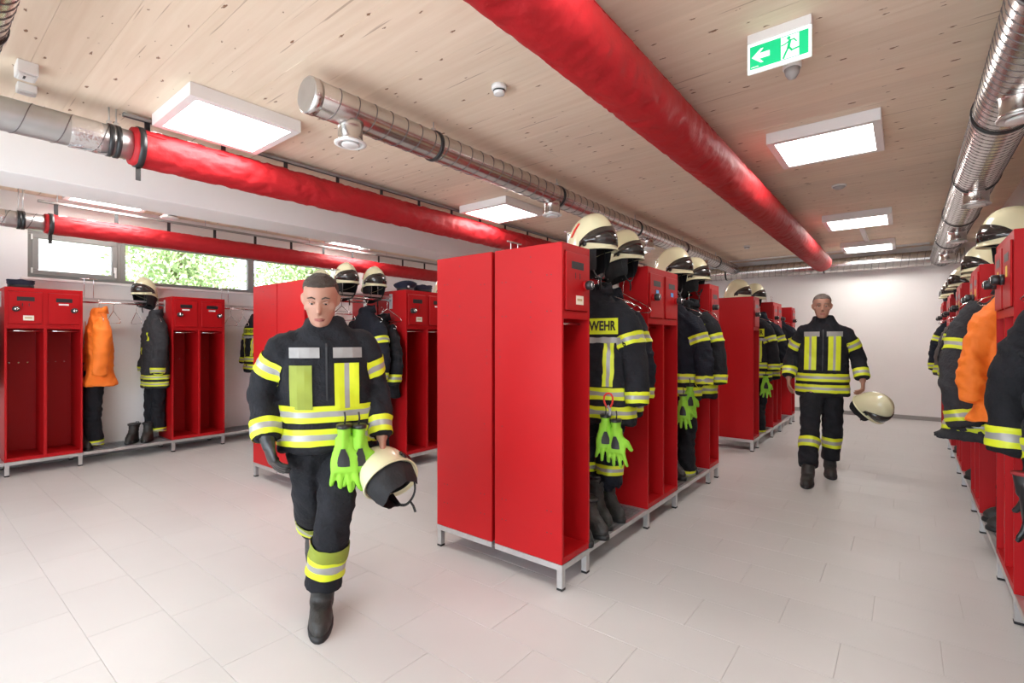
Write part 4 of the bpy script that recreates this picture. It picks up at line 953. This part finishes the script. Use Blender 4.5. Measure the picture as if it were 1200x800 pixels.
def cap(label, loc, rz, peak):
    t = thing('peaked_cap' if peak else 'soft_cap', label, 'cap', loc, rz); n = 28; b = MB()
    k_ = [(.088, .0), (.090, .035), (.118 if peak else .098, .062), (.125 if peak else .095, .075), (.10, .084), (.03, .086)]
    b.loft([[Vector((r*1.12*math.cos(2*PI*k/n), r*math.sin(2*PI*k/n), h*(1 if not peak else 1)+(.025*math.cos(2*PI*k/n)*(h/.08) if peak else .006*math.sin(5*k)))) for k in range(n)] for r, h in k_], CAPM); b.build('crown', t)
    b = MB(); b.lathe([(.0895, .003), (.0915, .006), (.0925, .030), (.091, .033)], (0, 0, 0), BLACK, 'z', n, True, False)
    for v in range(len(b.v)): x, y, z = b.v[v]; b.v[v] = (x*1.12, y, z)
    b.build('band', t)
    if peak:
        b = MB(); up = [[Vector(((.098+e*.055*(1-(a_/1.1)**2)**.5)*1.0*math.cos(a_)*1.05, (.092+e*.03)*math.sin(a_), .012-e*.022)) for a_ in [(-1.1+2.2*k/14) for k in range(15)]] for e in (0, .5, 1)]
        lo = [[p_-Vector((0, 0, .003)) for p_ in r_] for r_ in up]; b.loft(up+lo[::-1], BLK2, False, True, False); b.build('peak', t)
        b = MB(); b.lathe([(.013, 0), (.012, .004), (.004, .006)], (.103, 0, .045), WHITEP, 'x', 10); b.build('badge', t)
    else:
        b = MB(); b.box(.094, .10, .0, .03, .035, .05, WHITEP, .001); b.build('badge', t)
    return t
cap('dark soft cap lying on the double locker at the left edge', (-7.16, .84, LZ1), .9, False)
cap('dark peaked cap with a small pale badge on the middle row double locker', (-4.30, 3.52, LZ1), -.35, True)
cap('flat dark cap lying right beside the peaked cap', (-4.30, 3.77, LZ1), .3, False)
cap('dark blue cap on the farthest lockers of the right row', (.52, 9.5, LZ1), 2.6, False)
t = thing('document_case', 'flat black case standing inside the foreground end locker', 'case', (-1.55, 2.31, .179)); b = MB(); b.box(-.10, .07, -.012, .012, 0, .20, BLK2, .010); b.build('case_body', t); b = MB(); b.tube([(-.04, 0, .198), (-.035, 0, .215), (.01, 0, .215), (.015, 0, .198)], .004, BLK2, 6); b.build('handle', t)

# ---------------------------------------------------------------- the two firefighters
def person(label, loc, rz, K):
    """local frame: faces -Y, X to the picture's right"""
    t = thing('person', label, 'person', loc, rz)
    hc = Vector(K['head']); tilt, turn = K['tilt'], K['turn']
    M = Matrix.Translation(hc) @ Matrix.Rotation(turn, 4, 'Z') @ Matrix.Rotation(tilt, 4, 'X')
    b = MB(); sk = K['skin']
    def E(cy, rx, f_, bk, z): return [M @ Vector((rx*math.cos(2*PI*k/24), (f_+bk)/2+(bk-f_)/2*math.sin(2*PI*k/24), z)) for k in range(24)]
    b.loft([E(0, .028, -.078, -.03, -.116), E(0, .044, -.088, .0, -.102), E(0, .056, -.091, .04, -.078), E(0, .066, -.092, .07, -.045), E(0, .072, -.093, .088, -.005), E(0, .076, -.093, .097, .035), E(0, .073, -.084, .092, .07), E(0, .055, -.058, .068, .100), E(0, .025, -.025, .03, .116)], sk)
    b.tube([M @ Vector(q) for q in ((0, -.086, .018), (0, -.100, -.008), (0, -.112, -.030), (0, -.096, -.040))], [.008, .010, .014, .010], sk, 8)
    b.tube([M @ Vector((x, -.088+abs(x)*.25, .026)) for x in (-.05, -.025, 0, .025, .05)], .0085, sk, 8)
    b.tube([M @ Vector((x, -.090+abs(x)*.4, -.066)) for x in (-.024, -.01, 0, .01, .024)], [.005, .0075, .006, .0075, .005], sk, 8)
    b.tube([M @ Vector((x, -.088+abs(x)*.4, -.078)) for x in (-.020, 0, .020)], [.005, .0075, .005], sk, 8)
    b.tube([M @ Vector((x, -.080+abs(x)*.3, -.100)) for x in (-.018, 0, .018)], [.012, .016, .012], sk, 8)
    for s in (-1, 1):
        b.tube([M @ Vector(q) for q in ((s*.072, .005, -.032), (s*.083, .014, -.01), (s*.085, .018, .014), (s*.076, .008, .024))], [.007, .010, .011, .008], sk, 8)
        b.tube([M @ Vector(q) for q in ((s*.048, -.062, -.012), (s*.056, -.045, -.028))], [.018, .020], sk, 8)
    nb = Vector(K['neck']); b.tube([M @ Vector((0, .03, -.05)), (M @ Vector((0, .03, -.09))).lerp(nb, .5), nb, nb+Vector((0, .0, -.12))], [.055, .056, .062, .085], sk, 16)
    sh = K['sh']; el = K['el']; wr = K['wr']; hp = K['hip']; kn = K['knee']; an = K['ankle']; hd = K['hand']
    chest = Vector(K['chest']); pel = Vector(K['pelvis'])
    b.tube([nb+Vector((0, 0, -.05)), chest+Vector((0, 0, .08)), chest, chest.lerp(pel, .6), pel, pel+Vector((0, 0, -.06))], [.06, .085, .088, .085, .09, .08], sk, 18, True, True, 1.35)
    for i in (0, 1):
        S_, E_, W_, H_ = (Vector(q[i]) for q in (sh, el, wr, hd))
        b.tube([chest.lerp(S_, .4)+Vector((0, 0, .02)), S_, S_.lerp(E_, .5), E_, E_.lerp(W_, .35), W_], [.045, .045, .044, .040, .042, .028], sk, 12)
        hand_into(b, sk, W_, H_-W_, K['palm'][i], K['thumb'][i], .98, K['curl'][i])
        P0, P1, P2 = (Vector(q[i]) for q in (hp, kn, an))
        b.tube([pel.lerp(P0, .5), P0, P0.lerp(P1, .5), P1, P1.lerp(P2, .3), P2], [.10, .088, .074, .056, .056, .036], sk, 14)
        td = Vector(K['toe'][i]).normalized(); b.tube([P2, P2+Vector((0, 0, -.03))+td*.02, P2+Vector((0, 0, -.05))+td*.12, P2+Vector((0, 0, -.055))+td*.17], [.036, .040, .034, .022], sk, 10)
    me = bake(b, .0070, 3)
    Mi = M.inverted()
    for v in me.vertices:
        q = Mi @ v.co
        if q.y < -.03 and abs(q.z) < .1:
            for s in (-1, 1):
                d2 = ((q.x-s*.031)/.017)**2+((q.z-.006)/.012)**2; v.co += (M.to_3x3() @ Vector((0, 1, 0)))*.012*math.exp(-d2)
            v.co += (M.to_3x3() @ Vector((0, 1, 0)))*.004*math.exp(-((q.z+.072)/.0025)**2-(q.x/.022)**2)
    link('body', me, t)
    e = MB(); e.tube([M @ Vector((x, -.0968+abs(x)*.4, -.068-.004*(x*40)**2)) for x in (-.024, -.012, 0, .012, .024)], [.002, .0036, .003, .0036, .002], LIPS, 8); e.tube([M @ Vector((x, -.0955+abs(x)*.4, -.077)) for x in (-.020, -.008, .008, .020)], [.002, .0045, .0045, .002], LIPS, 8); e.build('lips', t)
    b = MB()
    for s in (-1, 1):
        e = MB(); c = M @ Vector((s*.031, -.0745, .006)); e.ell(c, (.0120, .0110, .0085), WHITEP, 12, 8)
        eo = e.build('eye', t); e = MB(); c2 = M @ Vector((s*.031, -.0822, .004)); e.ell(c2, (.0062, .0045, .0062), BLK2, 10, 6); e.build('iris', eo)
        e = MB(); e.tube([M @ Vector((s*x, y, z)) for x, y, z in ((.017, -.083, .008), (.024, -.0865, .0112), (.031, -.0878, .0118), (.039, -.0848, .0105), (.045, -.079, .007))], [.003, .0042, .0045, .0042, .003], sk, 8); e.build('eyelid', t)
        e = MB(); e.tube([M @ Vector((s*x, -.0985+x*.28, z)) for x, z in ((.014, .030), (.030, .036), (.050, .030))], [.003, .004, .002], K['hairm'], 6); e.build('eyebrow', t)
    def hr(z, rx, f_, bk): return [M @ Vector((rx*math.cos(2*PI*k/28), (f_+bk)/2+(bk-f_)/2*math.sin(2*PI*k/28), z)) for k in range(28)]
    b.loft([hr(-.045, .052, .035, .088), hr(-.02, .073, .022, .098), hr(.02, .0805, .0, .106), hr(.055, .082, -.055, .106), hr(.085, .074, -.082, .095), hr(.108, .055, -.062, .072), hr(.124, .028, -.032, .038), hr(.127, .01, -.01, .015)], K['hairm'])
    link('hair', bake(b, .007, 2, lambda c: .003*noise.noise(c*60)), t)
    # ---- jacket
    fab = K['fab']; b = MB(); R_ = []
    for (z, cx_, cy_, rx, ry) in cr_interp(K['torso'], 3): R_.append((z, cx_, cy_, rx, ry)); 
    b.loft([ering(cx_, cy_, z, rx, ry, 30, 2.3) for z, cx_, cy_, rx, ry in R_], fab)
    SL = []
    for i in (0, 1):
        S_, E_, W_ = (Vector(q[i]) for q in (sh, el, wr)); C0 = chest.lerp(S_, .62)+Vector((0, 0, .03))
        W2 = E_.lerp(W_, .93)
        pts = [tuple(C0)+(.062,), tuple(S_+Vector((0, 0, -.02)))+(.070,), tuple(S_.lerp(E_, .5))+(.070,), tuple(E_)+(.064,), tuple(E_.lerp(W_, .5))+(.062,), tuple(W2)+(.056,)]
        SL.append(cr_interp(pts, 4)); b.loft([sleeve_ring(SL[-1], k/(len(SL[-1])-1)) for k in range(len(SL[-1]))], fab)
    jm = bake(b, .012, 4, wrinkle(K['seed'], .014)); tr = bvh(jm); jo = link('turnout_jacket', jm, t)
    for l, (u0, u1) in zip(SL, K['bands']):
        band_on(l, u0, .085, tr, 'sleeve_band', jo, extra=1.1); band_on(l, u1, .085, tr, 'cuff_band', jo, extra=1.1)
    def at(z):
        for A, B in zip(R_, R_[1:]):
            if B[0] <= z <= A[0]: f_ = (z-A[0])/(B[0]-A[0]); return [A[k]+(B[k]-A[k])*f_ for k in range(5)]
        return R_[-1]
    zh = K['torso'][-1][0]
    for z in (zh+.075, zh+.185):
        g = MB(); hug([ering(at(z)[1], at(z)[2], z+.08*(.5-i/6), at(z)[3]*1.02, at(z)[4]*1.02, 44) for i in range(7)], tr, .005, g, BAND, True); g.build('hem_band', jo)
    def front(x0, x1, z0, z1, cols, nm, k=16):
        g = MB(); n = len(cols); G = []
        for i in range(n+1):
            c = []
            for j in range(k+1):
                z = z0+(z1-z0)*j/k; cx_, cy_ = at(z)[1], at(z)[2]; h = tr.ray_cast(Vector((cx_+x0+(x1-x0)*i/n, cy_-.6, z)), Vector((0, 1, 0)))
                c.append(h[0]+Vector((0, -.009, 0)) if h[0] else Vector((cx_+x0+(x1-x0)*i/n, cy_-.1, z)))
            G.append(c)
        for i in range(n): g.add(G[i]+G[i+1], [(j, j+1, k+2+j, k+1+j) for j in range(k)], cols[i], True)
        return g.build(nm, jo)
    zt = chest.z+.02
    for q in K['panels']: front(*q)
    zs = chest.z+.085
    front(-.165, -.03, zs, zs-.05, [SHOULD]*3, 'chest_tape', 4); front(.03, .165, zs, zs-.05, [SHOULD]*3, 'chest_tape', 4)
    front(-.004, .004, zs+.02, zh+.25, [BLK2], 'zip_flap', 20)
    g = MB(); cb = nb+Vector((0, 0, -.045))
    def cr_(z, rx, ry, dz): return [cb+Vector((rx*math.cos(2*PI*k/22), ry*math.sin(2*PI*k/22)+.01, z+dz*math.sin(2*PI*k/22))) for k in range(22)]
    g.loft([cr_(-.05, .115, .095, .01), cr_(.0, .098, .085, .015), cr_(.045, .090, .080, .03), cr_(.045, .078, .068, .03), cr_(-.03, .075, .064, .01)], fab); g.build('collar', jo)
    # ---- trousers
    b = MB(); b.tube([pel+Vector((0, 0, .08)), pel, pel+Vector((0, 0, -.09))], [.105, .112, .105], fab, 20, True, True, 1.38)
    LG = []
    for i in (0, 1):
        P0, P1, P2 = (Vector(q[i]) for q in (hp, kn, an)); P3 = P1.lerp(P2, .86)
        pts = [tuple(pel.lerp(P0, .6)+Vector((0, 0, .02)))+(.105,), tuple(P0+Vector((0, 0, -.06)))+(.105,), tuple(P0.lerp(P1, .55))+(.095,), tuple(P1)+(.084,), tuple(P1.lerp(P2, .4))+(.082,), tuple(P3)+(.080,)]
        LG.append(cr_interp(pts, 4)); b.loft([sleeve_ring(LG[-1], k/(len(LG[-1])-1)) for k in range(len(LG[-1]))], fab)
    tm = bake(b, .012, 4, wrinkle(K['seed']+5, .014)); t2 = bvh(tm); to = link('turnout_trousers', tm, t)
    for l, ub in zip(LG, K['legband']):
        band_on(l, ub, .10, t2, 'leg_band', to, extra=1.1)
        if K.get('calf'): band_on(l, ub-.075, .07, t2, 'lime_panel', to, [OLIVE, OLIVE], .009, 1.1)
    # ---- boots
    for i in (0, 1):
        P1, P2 = Vector(kn[i]), Vector(an[i]); td = Vector(K['toe'][i]).normalized(); dn = (P2-P1).normalized(); up = -dn
        sole_n = (td.cross(Vector((1, 0, 0)))).normalized(); sole_n = sole_n if sole_n.z > 0 else -sole_n; sd = td.cross(sole_n).normalized()
        heel = P2-sole_n*.098-td*.055
        def R(f0, f1, w_, z, lift=None):
            c = heel+td*(f0+f1)/2+sole_n*z
            return [c+td*(f1-f0)/2*math.cos(2*PI*k/18)+sd*w_*math.sin(2*PI*k/18) for k in range(18)]
        q = MB(); q.loft([R(-.01, .285, .050, .012), R(-.015, .29, .054, .04), R(-.01, .27, .051, .07), R(-.01, .20, .048, .098)], LEATHER)
        q.tube([P2-sole_n*.03, P2+up*.05, P2+up*.13, P2+up*.22], [.058, .056, .062, .066], LEATHER, 16)
        bo = link('boot', bake(q, .0085, 3, lambda c: .004*noise.noise(c*28)), t)
        q = MB(); q.loft([R(-.018, .296, .056, 0), R(-.02, .300, .058, .012), R(-.016, .294, .056, .026)], BLACK); q.build('boot_sole', bo)
    # ---- gloves worn
    for i in (0, 1):
        if K['gloved'][i]:
            W_, H_ = Vector(wr[i]), Vector(hd[i]); q = MB(); hand_into(q, BLK2, W_, H_-W_, K['palm'][i], K['thumb'][i], 1.06, K['curl'][i], 1.28)
            D = (H_-W_).normalized(); q.tube([W_-D*.06, W_-D*.02, W_+D*.03], [.046, .042, .036], BLK2, 12, True, True, .8); link('glove', bake(q, .0062, 2), t)
    return t

P1K = dict(head=(-.005, -.085, 1.555), tilt=.36, turn=-.10, neck=(.015, -.01, 1.43), skin=SKIN, hairm=HAIR, fab=FABRIC, seed=41,
  chest=(.02, .01, 1.24), pelvis=(.03, .03, .90),
  sh=((-.165, .0, 1.35), (.195, .0, 1.355)), el=((-.27, .06, 1.11), (.27, .05, 1.10)), wr=((-.235, -.07, .88), (.285, -.08, .86)), hand=((-.205, -.10, .76), (.29, -.11, .75)),
  palm=((1, .3, 0), (-1, .2, 0)), thumb=(-1, 1), curl=(.40, .75), hip=((-.055, .03, .87), (.115, .03, .87)), knee=((-.05, .13, .50), (.055, -.10, .50)), ankle=((-.035, .44, .27), (.0, -.03, .098)),
  toe=((.02, -.50, -.86), (-.05, -1, 0)), bands=((.40, .90), (.40, .90)), legband=(.86, .86), calf=True, gloved=(True, False),
  torso=[(1.47, .015, .0, .085, .075), (1.43, .015, .0, .105, .085), (1.385, .018, .005, .15, .105), (1.30, .02, .01, .195, .130), (1.15, .022, .02, .215, .14), (1.00, .026, .03, .215, .14), (.90, .03, .03, .225, .145), (.82, .03, .03, .235, .15)],
  panels=[(.035, .150, 1.25, 1.03, [YEL, YEL, SIL, YEL, YEL], 'lime_chest_panel'), (-.165, -.065, 1.24, 1.03, [OLIVE]*3, 'lime_chest_panel')])
person('firefighter walking towards the camera at left, dark turnout gear with yellow bands, black glove', (-2.28, 1.34, 0), math.atan2(.864, .507), P1K)
P2K = dict(head=(-.05, -.06, 1.70), tilt=.10, turn=.05, neck=(-.04, .0, 1.56), skin=SKIN, hairm=HAIRG, fab=FABRIC, seed=57,
  chest=(-.04, .01, 1.36), pelvis=(-.05, .01, .95),
  sh=((-.215, .0, 1.455), (.135, .0, 1.455)), el=((-.325, .06, 1.20), (.250, .04, 1.20)), wr=((-.345, -.06, .96), (.285, -.08, .96)), hand=((-.34, -.10, .84), (.285, -.12, .84)),
  palm=((1, .2, 0), (-1, .2, 0)), thumb=(-1, 1), curl=(.35, .75), hip=((-.13, .0, .92), (.03, .0, .92)), knee=((-.15, -.22, .52), (.04, -.01, .50)), ankle=((-.16, -.46, .10), (.015, .02, .098)),
  toe=((-.05, -1, 0), (.08, -1, 0)), bands=((.42, .88), (.42, .88)), legband=(.80, .80), gloved=(False, False),
  torso=[(1.60, -.04, .0, .085, .075), (1.55, -.04, .0, .105, .085), (1.49, -.04, .005, .155, .105), (1.40, -.04, .01, .195, .125), (1.25, -.042, .015, .21, .13), (1.08, -.046, .02, .215, .135), (.95, -.05, .02, .225, .14), (.80, -.05, .02, .24, .15)],
  panels=[(.045, .150, 1.40, 1.06, [YEL, YEL, SIL, YEL, YEL], 'lime_chest_panel'), (-.160, -.055, 1.40, 1.06, [YEL, YEL, SIL, YEL, YEL], 'lime_chest_panel')])
person('grey haired firefighter walking in the right aisle, dark gear with lime panels, helmet in hand', (-.62, 5.91, 0), math.atan2(.105, .994), P2K)
def local(loc, rz, v): c, s = math.cos(rz), math.sin(rz); return (loc[0]+v[0]*c-v[1]*s, loc[1]+v[0]*s+v[1]*c, loc[2]+v[2])
a1 = math.atan2(.864, .507); a2_ = math.atan2(.105, .994)
o = place(H1, local((-2.28, 1.34, 0), a1, (.31, -.14, .69)), 0, 'cream and black helmet held low by the nearer firefighter, dark lining facing the camera'); o.rotation_euler = (math.radians(-62), math.radians(20), a1+.5)
o = place(H1, local((-.62, 5.91, 0), a2_, (.36, -.15, .72)), 0, 'cream helmet hanging from the hand of the farther firefighter in the aisle'); o.rotation_euler = (math.radians(35), math.radians(55), a2_-.2)
for v, rz, l, rx in (((.10, -.175, .96), a1-.2, 'hi-vis green glove hanging on the jacket of the nearer firefighter, left one', .05), ((.165, -.165, .955), a1+.15, 'hi-vis green glove hanging on the jacket of the nearer firefighter, right one', .0)):
    o = place(GLG, local((-2.28, 1.34, 0), a1, v), rz, l, None, (1.1, 1.1, 1.1))
